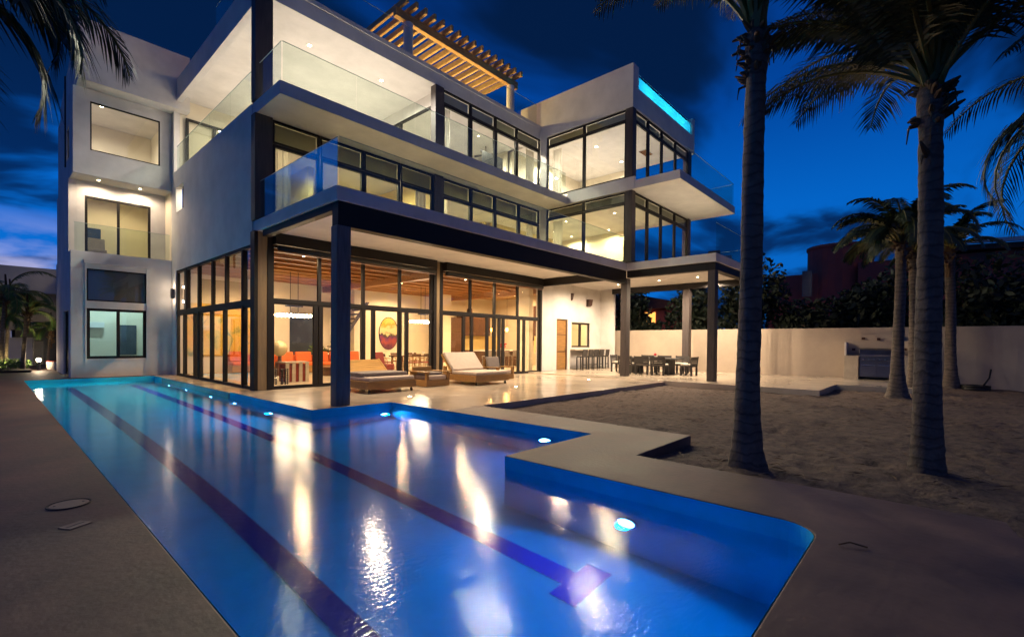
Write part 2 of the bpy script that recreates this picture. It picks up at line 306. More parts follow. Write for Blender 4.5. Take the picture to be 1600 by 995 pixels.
for f_ in [0]:
    for j in range(N):
        for i in range(N):
            a = j*(N+1)+i
            if PX[i] < 7.40 and PY[j+1] > 2.95: continue
            sand.f.append((a, a+1, a+N+2, a+N+1))
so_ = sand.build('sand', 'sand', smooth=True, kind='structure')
# wide ground sheet out to the horizon with the hole of the pool left open
gz = -.22; g = MB()
for (a, b_, c, d) in ((-400, .7, -400, 400), (6.7, 400, -400, 400), (.7, 6.7, -400, .5), (.7, 6.7, 24, 400)): g.quad((a, c, gz), (b_, c, gz), (b_, d, gz), (a, d, gz))
g.build('ground', 'soil', kind='structure')

# pool deck: one slab outline made of butted boxes, top at z = 0
dk = MB(); T = -.30
def slab(mb, x0, x1, y0, y1, z0, z1): mb.box(x0, x1, y0, y1, z0, z1)
dk = MB()
dk.box(-9, .82, -3.2, 40, T, 0)                       # left of the pool
fil = [(4.44-.28+.28*math.cos(a), .66+.28-.28*math.sin(a)) for a in [math.pi/2*i/8 for i in range(9)]]
dk.prism([(.82, -3.2), (5.1, -3.2), (5.05, -.62), (5.30, -.50), (5.66, -.46), (5.66, 2.88), (7.50, 2.88), (7.60, 7.74), (6.50, 7.74), (6.50, 4.10), (4.44, 4.10)]+fil+[(.82, .66)], T, 0)
dk.box(.82, 2.05, 23.35, 40, T, 0); dk.box(2.05, 4.47, 23.35, 23.85, T, 0)
dk.build('pool_deck', 'deck', bevel=.012, kind='structure')
te = MB()
te.box(4.55, 17.42, 9.74, 14.64, T, 0.0); te.box(4.47, 5.15, 14.64, 23.85, T, 0.0)
te.box(6.50, 17.42, 7.742, 9.74, T, 0.0)
te.build('terrace', 'terrace', bevel=.01, kind='structure')
pl = MB(); pl.prism([(17.42, 2.68), (20.6, 2.68), (20.6, .45), (25.3, .45), (25.3, 14.6), (17.42, 14.6)], T, .045); pl.build('dining_platform', 'terrace', bevel=.01, kind='structure')
# pool basin
D = -1.50; pb = MB()
def wallq(a, b_): pb.quad((a[0], a[1], D), (b_[0], b_[1], D), (b_[0], b_[1], -.006), (a[0], a[1], -.006))
filb = [(4.16+.275*math.cos(a), .94-.275*math.sin(a)) for a in [math.pi/2*i/8 for i in range(9)]][::-1]
O = [(.825, .665)]+filb+[(4.435, 4.095), (6.495, 4.095), (6.495, 9.735), (4.545, 9.735), (4.463, 23.345), (.825, 23.345)]
pb.f.append(tuple(range(len(O)))); pb.v += [(x, y, D) for x, y in O]
for i in range(len(O)): wallq(O[i], O[(i+1) % len(O)])
pb.build('pool_basin', 'pool_tile', kind='structure')
ln = MB(); ln.box(1.80, 2.04, .9, 22.6, D+.004, D+.008)
ln.box(3.55, 3.79, 2.55, 22.6, D+.004, D+.008); ln.box(3.36, 3.98, 2.27, 2.55, D+.004, D+.008)
ln.build('pool_lane_line', 'lane_tile', kind='structure')
wt = MB(); wt.f.append(tuple(range(len(O)))); wt.v += [(x, y, -.17) for x, y in O]
wt.build('water', 'water', kind='structure', fix=False)

# ================================================================ HOUSE
H = thing('house', 'large white modern three storey villa with glass walls, lit from inside', 'house', (5.15, 14.6, 0))
class HMB(MB):
    def build(s, *a, **k):
        s.v = [(x-5.15, y-14.6, z) for x, y, z in s.v]; return super().build(*a, **k)
def hb(name, m, *boxes, bevel=0, parent=None):
    b_ = HMB()
    for q in boxes: b_.box(*q)
    return b_.build(name, m, H if parent is None else parent, bevel=bevel)
def hl(name, loc, *a, **k): return lamp(name, (loc[0]-5.15, loc[1]-14.6, loc[2]), *a, **k)

# slabs
b_ = HMB().prism([(5.18, 9.92), (18.38, 9.92), (18.38, 6.2), (24.8, 6.2), (24.8, 24.0), (5.36, 24.0), (5.36, 14.84), (5.18, 14.84)], 4.60, 4.92); b_.build('terrace_canopy', 'stucco', H, bevel=.01)
b_ = HMB().prism([(5.16, 12.95), (18.19, 12.95), (18.19, 7.55), (24.95, 7.55), (24.95, 24.0), (5.36, 24.0), (5.36, 14.84), (5.16, 14.84)], 7.97, 8.33); b_.build('balcony_slab', 'stucco', H, bevel=.01)
hb('floor_band', 'stucco', (18.165, 18.30, 9.5, 12.94, 7.962, 8.50), bevel=.006)
b_ = HMB().prism([(5.17, 14.60), (18.2, 14.60), (18.2, 24.0), (5.17, 24.0)], 11.45, 12.05); b_.build('roof', 'stucco', H, bevel=.01)
hb('roof_edge', 'stucco', (5.16, 18.19, 14.56, 14.60, 11.93, 12.07))
hb('wing_parapet', 'stucco', (18.2, 18.45, 9.62, 15.9, 11.45, 13.30), (18.453, 24.65, 9.62, 9.70, 11.45, 12.38), (18.453, 24.65, 9.703, 9.82, 11.45, 11.80), (18.453, 18.70, 9.623, 9.87, 12.403, 13.28), (24.653, 24.95, 9.62, 15.9, 11.45, 13.25), bevel=.012)
hb('wing_roof', 'stucco', (18.453, 24.65, 9.80, 24, 11.45, 11.80))
# side wall (X = 5.15)
hb('side_wall', 'stucco', (5.15, 5.355, 14.86, 22.03, 4.27, 8.33), (5.15, 5.355, 22.03, 23.16, 4.27, 6.64), (5.15, 5.355, 22.03, 23.16, 7.64, 8.33), (5.15, 5.355, 23.16, 23.84, 0, 8.33),
   (5.15, 5.355, 14.60, 23.84, 11.15, 11.447), (5.15, 5.355, 23.5, 23.84, 8.33, 11.15), bevel=0)
hb('side_window_frame', 'frame', (5.28, 5.33, 22.05, 22.30, 6.65, 7.63), (5.28, 5.33, 22.55, 22.75, 6.65, 7.63))
# back and far walls
hb('back_wall', 'stucco_in', (5.36, 24.6, 23.90, 24.1, 0, 4.59)); hb('back_wall', 'stucco_yellow', (5.36, 24.6, 21.0, 21.2, 4.93, 7.96)); hb('back_wall', 'stucco_in', (5.36, 24.6, 23.5, 23.7, 8.34, 11.44))
hb('far_wall', 'stucco_in', (24.6, 24.8, 14.95, 24.1, 0, 4.59), (24.6, 24.8, 13.5, 24.1, 4.93, 7.96), (24.6, 24.8, 13.5, 24.1, 8.34, 11.44))
hb('interior_floor', 'floor_in', (5.2, 18.3, 14.70, 23.89, -.2, .012), (18.3, 24.59, 15.3, 23.89, -.2, .012))
# end wall beside the glass, with the brown door and kitchen window
hb('bar_wall', 'stucco', (18.42, 19.76, 14.65, 14.95, .045, 4.60), (20.74, 21.0, 14.65, 14.95, .045, 4.60), (19.76, 20.74, 14.65, 14.95, 2.72, 4.60),
   (21.003, 21.47, 14.90, 15.2, .045, 4.60), (23.33, 24.8, 14.90, 15.2, .045, 4.60), (21.47, 23.33, 14.90, 15.2, .045, 1.21), (21.47, 23.33, 14.90, 15.2, 2.62, 4.60), (24.45, 24.62, 14.0, 14.90, .045, 4.59))
d_ = hb('door', 'teak', (19.83, 20.66, 14.72, 14.77, .06, 2.66)); d_['label'] = 'brown wooden door'
hb('door_frame', 'brown_cab', (19.77, 19.83, 14.69, 14.80, .05, 2.71), (20.66, 20.735, 14.69, 14.80, .05, 2.71), (19.83, 20.66, 14.70, 14.79, 2.66, 2.71), (19.83, 20.66, 14.71, 14.719, .98, 1.03), (19.83, 20.66, 14.71, 14.719, 1.88, 1.92), parent=d_)
hb('door_handle', 'chrome', (20.55, 20.60, 14.66, 14.70, 1.05, 1.2), parent=d_)

# columns
def column(x0, x1, y0, y1, z0, z1, m='timber_dark'): return hb('column', m, (x0, x1, y0, y1, z0, z1), bevel=.012)
for z0, z1 in ((0, 4.598), (4.922, 7.968), (8.332, 11.447)):
    if z0:
        column(5.11, 5.60, 14.53, 14.84, z0, z1); column(11.62, 12.04, 14.53, 14.84, z0, z1)
    else:
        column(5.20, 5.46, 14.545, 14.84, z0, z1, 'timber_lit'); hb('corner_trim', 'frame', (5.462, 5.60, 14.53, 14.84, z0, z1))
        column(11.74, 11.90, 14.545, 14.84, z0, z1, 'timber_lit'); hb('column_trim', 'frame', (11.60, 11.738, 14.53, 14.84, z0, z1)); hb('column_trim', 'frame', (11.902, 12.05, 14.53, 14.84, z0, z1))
hb('corner_trim', 'frame', (5.10, 5.198, 14.53, 14.84, 0, 4.597))
column(5.20, 5.54, 9.90+.04, 10.22, 0, 4.05, 'timber_pool_lit')
column(18.45, 18.80, 9.96, 10.24, .045, 4.29); column(18.45, 18.80, 6.25, 6.53, .045, 4.29); column(24.1, 24.45, 6.25, 6.53, .045, 4.29); column(24.1, 24.45, 9.45, 9.80, .045, 4.29)
for z0, z1 in ((4.922, 7.958), (8.36, 11.447)):
    column(18.2, 18.50, 9.62, 9.95, z0, z1); column(24.3, 24.62, 9.62, 9.95, z0, z1)
    hb('corner_post', 'stucco', (18.2, 18.34, 14.22, 14.60, z0, z1))
# steel edge beams
def beam(*q, m='frame'): return hb('steel_beam', m, q, bevel=.008)
beam(5.24, 18.44, 9.97, 10.25, 4.05, 4.597)
beam(18.46, 18.75, 6.55, 9.955, 4.30, 4.597); beam(18.46, 24.5, 6.25, 6.545, 4.30, 4.597); beam(24.12, 24.4, 6.55, 13.95, 4.30, 4.597)
beam(18.24, 18.42, 10.26, 14.5, 4.24, 4.597)
beam(5.24, 5.44, 10.26, 14.3, 4.42, 4.597)
beam(5.62, 11.60, 14.33, 14.60, 4.27, 4.597, m='frame'); beam(12.06, 18.23, 14.33, 14.60, 4.27, 4.597, m='frame')
for x0, x1 in ((5.7, 11.55), (12.1, 18.2)):
    HMB().tube([(x0, 14.38, 4.17), (x1, 14.38, 4.17)], .075, 12).build('shutter_roller', 'black', H, smooth=True)
    hb('shutter_rail', 'plastic_grey', (x0, x1, 14.36, 14.42, 4.05, 4.07))

# glazing -----------------------------------------------------------------
def glaze(axis, p, a0, a1, z0, z1, name='window', w=.055, dep=.07, sash=None, m='frame', blind=False, label=None, gm='glass'):
    """one framed pane; axis 'y' = lies in plane Y=p and runs along X"""
    fr_ = HMB(); bx = (lambda u0, u1, c0, c1, d0=-dep/2, d1=dep/2: fr_.box(u0, u1, p+d0, p+d1, c0, c1)) if axis == 'y' else (lambda u0, u1, c0, c1, d0=-dep/2, d1=dep/2: fr_.box(p+d0, p+d1, u0, u1, c0, c1))
    bx(a0, a0+w, z0, z1); bx(a1-w, a1, z0, z1); bx(a0+w, a1-w, z0, z0+w); bx(a0+w, a1-w, z1-w, z1)
    if sash: bx(sash-w/2, sash+w/2, z0+w, z1-w)
    f = fr_.build(name, m, H)
    g_ = HMB()
    if axis == 'y': g_.quad((a0+w, p, z0+w), (a1-w, p, z0+w), (a1-w, p, z1-w), (a0+w, p, z1-w))
    else: g_.quad((p, a1-w, z0+w), (p, a0+w, z0+w), (p, a0+w, z1-w), (p, a1-w, z1-w))
    g_.build('pane', gm, f)
    if blind:
        q = HMB()
        if axis == 'y': q.box(a0+w, a1-w, p+.10, p+.14, z0+w, z1-w)
        else: q.box(p+.10, p+.14, a0+w, a1-w, z0+w, z1-w)
        q.build('roller_blind', 'blind', f)
    if label: f['label'] = label
    return f
GY = 14.66
# ground floor front: transoms and sliding doors
for bays in (([5.62, 7.07, 8.62, 10.10, 11.60]), ([12.06, 13.62, 15.09, 16.65, 18.28])):
    for a, b2 in zip(bays, bays[1:]):
        glaze('y', GY, a, b2, 2.66, 4.26, 'transom_window', w=.05, dep=.10)
for a, b2, off in ((5.62, 6.95, 0), (6.95, 7.12, 0), (7.12, 8.62, 0), (8.62, 9.02, .0), (9.02, 10.10, 0), (10.10, 10.42, 0), (10.42, 11.60, 0), (12.06, 13.26, 0), (13.26, 13.72, 0), (13.72, 14.65, 0), (14.65, 15.42, 0), (15.42, 15.68, 0), (15.68, 16.75, 0), (16.75, 17.14, 0), (17.14, 18.28, 0)):
    glaze('y', GY, a, b2, .03, 2.60, 'sliding_door', w=.065, dep=.10)
hb('transom_rail', 'frame', (5.60, 11.62, 14.59, 14.73, 2.585, 2.68), (12.04, 18.3, 14.59, 14.73, 2.585, 2.68)); hb('door_track', 'frame', (5.60, 11.62, 14.58, 14.78, .002, .04), (12.04, 18.3, 14.58, 14.78, .002, .04))
hb('door_post', 'frame', (8.56, 8.68, 14.58, 14.74, .04, 2.585), (10.06, 10.16, 14.58, 14.74, .04, 2.585), (15.04, 15.14, 14.58, 14.74, .04, 2.585), (18.28, 18.42, 14.56, 14.76, .0, 4.59))
# ground floor side
for a, b2 in ((14.86, 15.68), (15.72, 17.22), (17.28, 18.62), (18.68, 20.2), (20.28, 21.7), (22.0, 23.14)):
    glaze('x', 5.23, a, b2, 2.62, 4.22, 'transom_window', w=.045, dep=.10)
for a, b2 in ((14.86, 15.68), (15.72, 17.4), (17.45, 18.75), (18.80, 20.1), (20.2, 20.75), (20.8, 22.1), (22.2, 23.14)):
    glaze('x', 5.23, a, b2, .03, 2.50, 'sliding_door', w=.06, dep=.10)
hb('transom_rail', 'frame', (5.17, 5.30, 14.86, 23.16, 2.50, 2.62)); hb('door_post', 'frame', (5.16, 5.32, 15.66, 15.76, 0.01, 2.50), (5.16, 5.32, 21.7, 22.0, 2.62, 4.22), (5.16, 5.32, 20.1, 20.22, .01, 2.50), (5.16, 5.32, 15.66, 15.76, 2.62, 4.22), (5.17, 5.31, 14.86, 23.16, 4.222, 4.268), (5.17, 5.31, 14.86, 23.16, .003, .03))
# second floor front
for a, b2 in ((5.62, 7.05), (7.07, 8.60), (8.62, 10.08), (10.10, 11.60), (12.06, 13.60), (13.62, 15.05), (15.07, 16.66), (16.68, 18.19)):
    glaze('y', GY, a, b2, 4.95, 7.25, 'window', w=.085, dep=.10); glaze('y', GY, a, b2, 7.27, 7.95, 'transom_window', w=.06, dep=.10, blind=True)
# third floor front, right of the column
for a, b2 in ((12.06, 13.55), (13.57, 15.05), (15.07, 16.47), (16.49, 18.19)):
    glaze('y', GY, a, b2, 8.35, 10.88, 'window', w=.085, dep=.10); glaze('y', GY, a, b2, 10.90, 11.44, 'transom_window', w=.05, dep=.10, blind=True)
# third floor return glass beside the covered balcony
for a, b2 in ((14.86, 17.4), (17.42, 20.0), (20.02, 22.0)):
    glaze('x', 12.0, a, b2, 8.35, 10.95, 'sliding_door', w=.08, dep=.10)
hb('return_wall', 'stucco', (11.92, 12.08, 22.0, 23.49, 8.34, 11.44), (11.95, 12.05, 14.86, 22.0, 10.97, 11.44))
glaze('y', 23.42, 5.55, 7.5, 8.36, 10.7, 'sliding_door', w=.10, sash=6.6)
# wing: left face
for z0, z1, zt in ((4.95, 7.93, 7.48), (8.52, 11.43, 10.98)):
    for a, b2 in ((9.96, 12.08), (12.10, 14.21)):
        glaze('x', 18.29, a, b2, z0, zt-.02, 'window', w=.065, dep=.08); glaze('x', 18.29, a, b2, zt, z1, 'transom_window', w=.05, dep=.08, blind=True)
# wing: front face
for z0, z1, zt in ((4.95, 7.93, 7.45), (8.36, 11.43, 10.98)):
    for a, b2 in ((18.52, 19.75), (19.77, 21.15), (21.17, 22.7), (22.72, 24.28)):
        glaze('y', 9.70, a, b2, z0, zt-.02, 'sliding_door', w=.085, dep=.08); glaze('y', 9.70, a, b2, zt, z1, 'transom_window', w=.05, dep=.08, blind=True)
# kitchen window
glaze('y', 15.0, 21.47, 22.4, 1.23, 2.60, 'window', w=.09); glaze('y', 15.0, 22.4, 23.33, 1.23, 2.60, 'window', w=.09)
# balustrades ------------------------------------------------------------
def rail(axis, p, a0, a1, z0, z1, nseg, gm='glass_rail'):
    for i in range(nseg):
        u0 = a0+(a1-a0)*i/nseg+.008; u1 = a0+(a1-a0)*(i+1)/nseg-.008; q = HMB()
        if axis == 'y': q.box(u0, u1, p-.006, p+.006, z0, z1)
        else: q.box(p-.006, p+.006, u0, u1, z0, z1)
        q.build('glass_balustrade', gm, H)
    q = HMB()
    if axis == 'y': q.box(a0, a1, p-.008, p+.008, z1+.001, z1+.014)
    else: q.box(p-.008, p+.008, a0, a1, z1+.001, z1+.014)
    q.build('balustrade_edge', 'glass_edge', H)
rail('y', 12.99, 5.24, 18.1, 8.33, 9.38, 6); rail('x', 5.22, 13.02, 14.5, 8.33, 9.38, 1); rail('x', 5.24, 14.88, 23.4, 8.33, 9.40, 4)
rail('y', 9.98, 5.26, 18.3, 4.92, 6.02, 8); rail('x', 5.25, 10.02, 14.5, 4.92, 6.02, 3, 'glass_rail_side')
rail('y', 7.60, 18.95, 24.88, 8.33, 9.43, 3); rail('x', 24.88, 7.65, 9.6, 8.33, 9.43, 1)
rail('y', 6.26, 18.52, 24.7, 4.92, 6.08, 3); rail('x', 24.72, 6.3, 13.4, 4.92, 6.08, 3)
rail('y', 14.78, 6.8, 18.1, 12.05, 13.15, 7)
rail('x', 5.4, 15.2, 19.0, 12.05, 13.15, 2)
# rooftop pool behind the glass slot
rail('y', 9.66, 18.71, 24.64, 12.385, 13.0, 2)
rp_ = hb('rooftop_pool', 'cyan_tile', (18.71, 24.64, 11.9, 12.05, 11.81, 13.0), (18.46, 18.70, 9.88, 12.05, 11.81, 13.0), (18.71, 24.64, 9.83, 11.9, 11.801, 11.85))
hb('pool_water', 'cyan_water', (18.72, 24.63, 9.715, 11.88, 12.2, 12.96), parent=rp_)
for x in (19.8, 21.7, 23.5): hl('pool_lamp', (x, 10.7, 12.6), 55, (.25, .8, 1), parent=rp_, radius=.1)

# ceilings and interior partitions ---------------------------------------
hb('wood_ceiling', 'plank_wood', (5.36, 18.4, 14.74, 23.89, 4.50, 4.597)); hb('wood_ceiling', 'plank_wood', (18.4, 24.59, 15.2, 23.89, 4.50, 4.597))
for i in range(9):
    y = 15.2+i*.96; hb('ceiling_beam', 'beam_wood', (5.37, 18.9, y, y+.17, 4.20, 4.497))
hb('girder', 'beam_wood', (11.7, 11.98, 14.86, 23.88, 3.98, 4.265)); hb('girder', 'beam_wood', (18.9, 19.15, 15.3, 23.88, 3.98, 4.49))
hb('partition', 'stucco_in', (8.9, 9.65, 23.0, 23.89, .015, 4.26), (13.2, 13.75, 23.3, 23.89, .015, 4.26), (17.0, 18.2, 21.2, 21.6, .015, 4.26))
hb('kitchen_wall', 'stucco_in', (18.3, 18.6, 15.3, 16.1, .015, 4.49), (23.2, 24.59, 19.2, 19.4, .015, 4.49))
hb('kitchen_cupboard', 'brown_cab', (19.0, 20.3, 22.6, 23.2, .015, 3.0), (20.5, 23.1, 22.8, 23.3, 1.9, 3.2), (20.5, 24.4, 22.7, 23.3, .015, .95), (22.6, 24.58, 19.0, 19.19, 1.6, 2.7))
hb('kitchen_cupboard', 'brown_cab', (21.3, 24.4, 17.2, 17.5, 1.85, 3.6)); hb('kitchen_backsplash', 'stucco_yellow', (21.3, 24.4, 17.3, 17.4, .9, 1.85))
hb('kitchen_backsplash', 'stucco_yellow', (20.5, 24.4, 23.31, 23.39, .95, 1.9))
hb('partition', 'stucco_yellow', (11.7, 11.9, 14.86, 20.99, 4.93, 7.96)); hb('partition', 'stucco_yellow', (8.0, 8.2, 17.5, 20.99, 4.93, 7.96)); hb('partition', 'stucco_in', (18.1, 18.25, 16.8, 23.4, 8.34, 11.44), (14.8, 15.0, 18.5, 23.4, 8.34, 11.44)); hb('partition', 'stucco_yellow', (18.35, 24.59, 18.0, 18.2, 4.93, 7.96), (17.9, 18.1, 18.2, 20.9, 4.93, 7.96)); hb('partition', 'stucco_in', (18.35, 24.59, 16.6, 16.79, 8.34, 11.44))
def curtain(x0, x1, y, z0, z1, axis='y'):
    q = HMB(); n_ = int((x1-x0)/.05)
    for i in range(n_+1):
        u = x0+(x1-x0)*i/n_; o_ = y+.035*math.sin(i*1.9); q.v += [(u, o_, z0), (u, o_, z1)] if axis == 'y' else [(o_, u, z0), (o_, u, z1)]
    for i in range(n_): q.f.append((2*i, 2*i+2, 2*i+3, 2*i+1))
    q.build('curtain', 'curtain', H)
for x0, x1 in ((5.7, 6.3), (11.0, 11.5), (12.2, 12.6), (17.6, 18.1)): curtain(x0, x1, 14.95, 4.95, 7.25)
curtain(17.5, 18.1, 14.95, 8.36, 10.9); curtain(12.15, 12.7, 14.95, 8.36, 10.9); curtain(13.6, 14.15, 18.6, 8.36, 10.9, 'x'); curtain(13.5, 14.1, 18.6, 4.95, 7.4, 'x')
hb('air_vent', 'chrome', (22.6, 23.4, 11.2, 11.6, 11.40, 11.445))
fn = HMB(); fn.tube([(17.0, 17.2, 11.44), (17.0, 17.2, 11.0)], .02, 6)
for a in range(4): fn.tube([(17.0, 17.2, 11.0), (17.0+.62*math.cos(a*1.57+.4), 17.2+.62*math.sin(a*1.57+.4), 11.0)], [.03, .06], 4)
fn.build('ceiling_fan', 'frame', H)
hb('wall_screen', 'black', (15.6, 17.0, 16.0, 16.05, 9.6, 10.5))
# stair
st = HMB()
for i in range(14): st.box(11.95+i*.0, 13.1, 22.9-i*.0, 23.2, 0, 0) if False else st.box(10.9+i*.17, 11.07+i*.17, 22.2, 23.1, .25+i*.24-.06, .25+i*.24)
st.side([(10.85, .1), (11.05, .1), (13.4, 3.5), (13.2, 3.5)], 22.12, 22.17, 'y'); st.build('stair', 'timber_dark', H)

# light fittings in the ceilings
KL = 20
def downlight(x, y, z, p, col=CREAM, drop=.10, r_=.05, spot=None, vis=.045, lampz=None):
    p *= 1.35 if z > 11 else (1.5 if 7.9 < z < 8 else 1)
    d = HMB().lathe(x, y, [(vis*1.5, z-.001), (vis*1.5, z-.012), (vis*1.1, z-.014)], 16).build('downlight', 'white_paint', H)
    HMB().lathe(x, y, [(vis, z-.0145), (vis*.9, z-.022)], 16).build('lens', 'bulb_spot', d)
    hl('downlight_lamp', (x, y, z-.03), p*KL, col, parent=d, radius=r_, spot=168, dirv=(0, 0, -1), blend=.5)
# under the terrace canopy
for x in (7.61, 11.99, 16.53): downlight(x, 12.13, 4.597, 42, WARM, drop=.30)
for x, y in ((20.34, 12.54), (22.4, 12.6), (20.37, 8.25), (22.17, 10.2), (22.06, 8.27), (23.7, 8.23), (20.3, 10.3)): downlight(x, y, 4.597, 34, WARM, drop=.25)
# third floor covered balcony
for x, y in ((7.3, 15.9), (10.1, 15.94), (7.4, 21.3), (10.2, 21.0)): downlight(x, y, 11.447, 62 if y < 20 else 22, CREAM, drop=.35, vis=.06)
# third floor rooms
for x, y in ((13.6, 17.2), (15.9, 16.6), (16.4, 15.5)): downlight(x, y, 11.447, 42, CREAM, drop=.3)
for x, y in ((20.7, 12.97), (23.3, 12.98), (21.2, 15.9)): downlight(x, y, 11.447, 60, CREAM, drop=.35, vis=.075)
# second floor rooms
for x, y, p in ((7.0, 16.4, 20), (9.8, 16.6, 24), (12.9, 16.5, 30), (14.6, 16.6, 34), (16.6, 16.4, 34), (20.7, 14.8, 30), (23.8, 16.6, 26), (23.77, 14.0, 26), (20.9, 12.0, 26)): downlight(x, y, 7.967, p, YEL, drop=.3)
# ground floor rooms
for x, y in ((7.0, 15.6), (9.5, 16.2), (14.3, 15.7), (16.4, 17.6), (13.2, 19.0), (19.8, 17.2), (21.6, 17.0), (23.3, 17.6), (7.2, 21.5), (15.5, 22.2), (22.0, 21.2)): downlight(x, y, 4.262 if x < 18.9 else 4.497, 44, (1, .65, .33), drop=.42)
downlight(6.4, 22.6, 7.967, 20, CREAM)
# wall lamp by the side glazing
w_ = tag(MB().box(5.03, 5.148, 23.36, 23.50, 3.15, 3.55).build('wall_lamp', 'steel'), 'small steel wall lamp on the white side wall beside the tall glazing', 'lamp')
lamp('wall_lamp_light', (4.98, 23.43, 3.65), 5, WARM, radius=.04, parent=w_); lamp('wall_lamp_light', (4.98, 23.43, 3.05), 5, WARM, radius=.04, parent=w_)

# tower -------------------------------------------------------------------
TF = 23.85
hb('tower_wall', 'stucco', (2.05, 2.49, TF, 24.1, 0, 4.75), (4.30, 5.147, TF, 24.1, 0, 4.75), (2.49, 4.30, TF, 24.1, 0, .70), (2.49, 4.30, TF, 24.1, 2.62, 2.90), (2.49, 4.30, TF, 24.1, 4.12, 4.75),
   (2.05, 2.3, 24.103, 24.56, 0, 4.75), (2.05, 2.3, 24.56, 26.4, 2.55, 4.75), (2.05, 2.3, 26.4, 29.3, 0, 4.75))
hb('tower_wall', 'stucco', (2.12, 2.60, TF, 24.1, 7.64, 10.85), (4.76, 5.147, TF, 24.1, 7.64, 10.85), (2.60, 4.76, TF, 24.1, 7.64, 8.58), (2.60, 4.76, TF, 24.1, 10.42, 10.85),
   (2.12, 2.3, 24.103, 25.1, 7.64, 10.85), (2.12, 2.3, 25.1, 25.9, 7.64, 8.5), (2.12, 2.3, 25.1, 25.9, 9.7, 10.85), (2.12, 2.3, 25.9, 29.3, 7.64, 10.85))
hb('tower_wall', 'stucco', (2.08, 2.3, 24.90, 29.3, 4.753, 7.637), (2.303, 2.55, 24.90, 25.1, 4.753, 7.637), (4.64, 5.147, 24.90, 25.1, 4.753, 7.637), (2.55, 4.64, 24.90, 25.1, 7.08, 7.637))
hb('tower_floor', 'ceiling', (2.303, 5.146, 24.103, 29.3, 4.60, 4.748)); hb('tower_floor', 'ceiling', (2.303, 5.146, 24.103, 29.3, 7.645, 7.80)); hb('tower_inner_wall', 'stucco_in', (2.303, 5.146, 27.6, 27.8, 0, 4.59), (2.303, 5.146, 27.6, 27.8, 4.753, 7.64), (2.303, 5.146, 27.6, 27.8, 7.81, 10.84), (5.15, 5.3, 23.86, 29.3, 0, 10.84))
b_ = HMB().side([(23.1, 10.853), (29.3, 10.853), (29.3, 11.75), (27.0, 12.3), (23.1, 13.08)], 2.2, 5.62, 'x'); b_.build('tower_top', 'stucco', H, bevel=.01)
hb('window_surround', 'stucco', (2.44, 2.49, TF-.03, TF, .66, 4.3), (4.30, 4.42, TF-.03, TF, .66, 4.3), (2.44, 4.42, TF-.032, TF, .62, .66), (2.40, 4.46, TF-.08, TF, 4.3, 4.42))
f = glaze('y', TF+.06, 2.49, 4.30, 2.90, 4.12, 'window', w=.05, label='upper window with its grey blind down'); q = HMB().box(2.54, 4.25, TF+.10, TF+.12, 2.95, 4.07); q.build('roller_blind', 'blind_grey', f)
glaze('y', TF+.06, 2.49, 4.30, .70, 2.62, 'window', w=.10, sash=3.42); glaze('y', TF+.06, 2.60, 4.76, 8.58, 10.42, 'window', w=.045)
glaze('y', 24.95, 2.55, 4.64, 4.76, 7.08, 'sliding_door', w=.085, sash=3.58)
glaze('x', 2.15, 24.56, 26.4, .03, 2.55, 'sliding_door', w=.08, sash=25.5); glaze('x', 2.2, 25.1, 25.9, 8.5, 9.7, 'window', w=.06)
rail('y', TF+.05, 2.15, 5.1, 4.75, 5.80, 1)
downlight(2.9, 24.35, 7.64, 7, WARM, drop=.22); downlight(4.2, 24.4, 7.64, 8, WARM, drop=.22)
downlight(3.1, 25.2, 10.85, 22, CREAM, drop=.3, vis=.06); downlight(3.6, 26.3, 4.60, 26, (.50, .88, 1), drop=.4); downlight(3.6, 26.0, 7.64, 10, YEL, drop=.4)
hb('picture', 'dark_panel', (2.75, 3.35, 27.55, 27.59, 5.6, 6.3)); hb('tower_back_window', 'dark_panel', (3.9, 4.6, 27.55, 27.59, .75, 2.1))
hb('air_conditioner', 'white_paint', (2.75, 3.45, 27.4, 27.59, 1.95, 2.2))
wire = hb('downspout', 'black', (2.0, 2.05, 25.2, 25.25, 8.1, 11.6))

# painting, mural and panel are things hung on the walls
mu_ = tag(MB().box(5.6, 8.6, 23.84, 23.89, .75, 3.05).build('wall_mural', 'mural'), 'large yellow and orange landscape mural behind the orange sofa', 'mural')
pt = thing('round_painting', 'oval painting of a golden sky and dark red field on the cream wall', 'painting', (15.72, 23.86, 1.93))
b_ = MB(); k = 32
b_.v = [(.62*math.cos(2*math.pi*i/k), 0, .92*math.sin(2*math.pi*i/k)) for i in range(k)]+[(.62*math.cos(2*math.pi*i/k), .03, .92*math.sin(2*math.pi*i/k)) for i in range(k)]
b_.f = [tuple(range(k)), tuple(reversed(range(k, 2*k)))]+[(i, (i+1) % k, k+(i+1) % k, k+i) for i in range(k)]
b_.build('canvas', 'oval_art', pt)
MB().tube([(.64*math.cos(2*math.pi*i/k), .015, .94*math.sin(2*math.pi*i/k)) for i in range(k+1)], .022, 6).build('frame', 'black', pt)
tag(MB().box(9.95, 11.2, 23.82, 23.89, .6, 2.85).build('wall_panel', 'dark_panel'), 'dark blue grey glass panel on the living room back wall', 'panel')

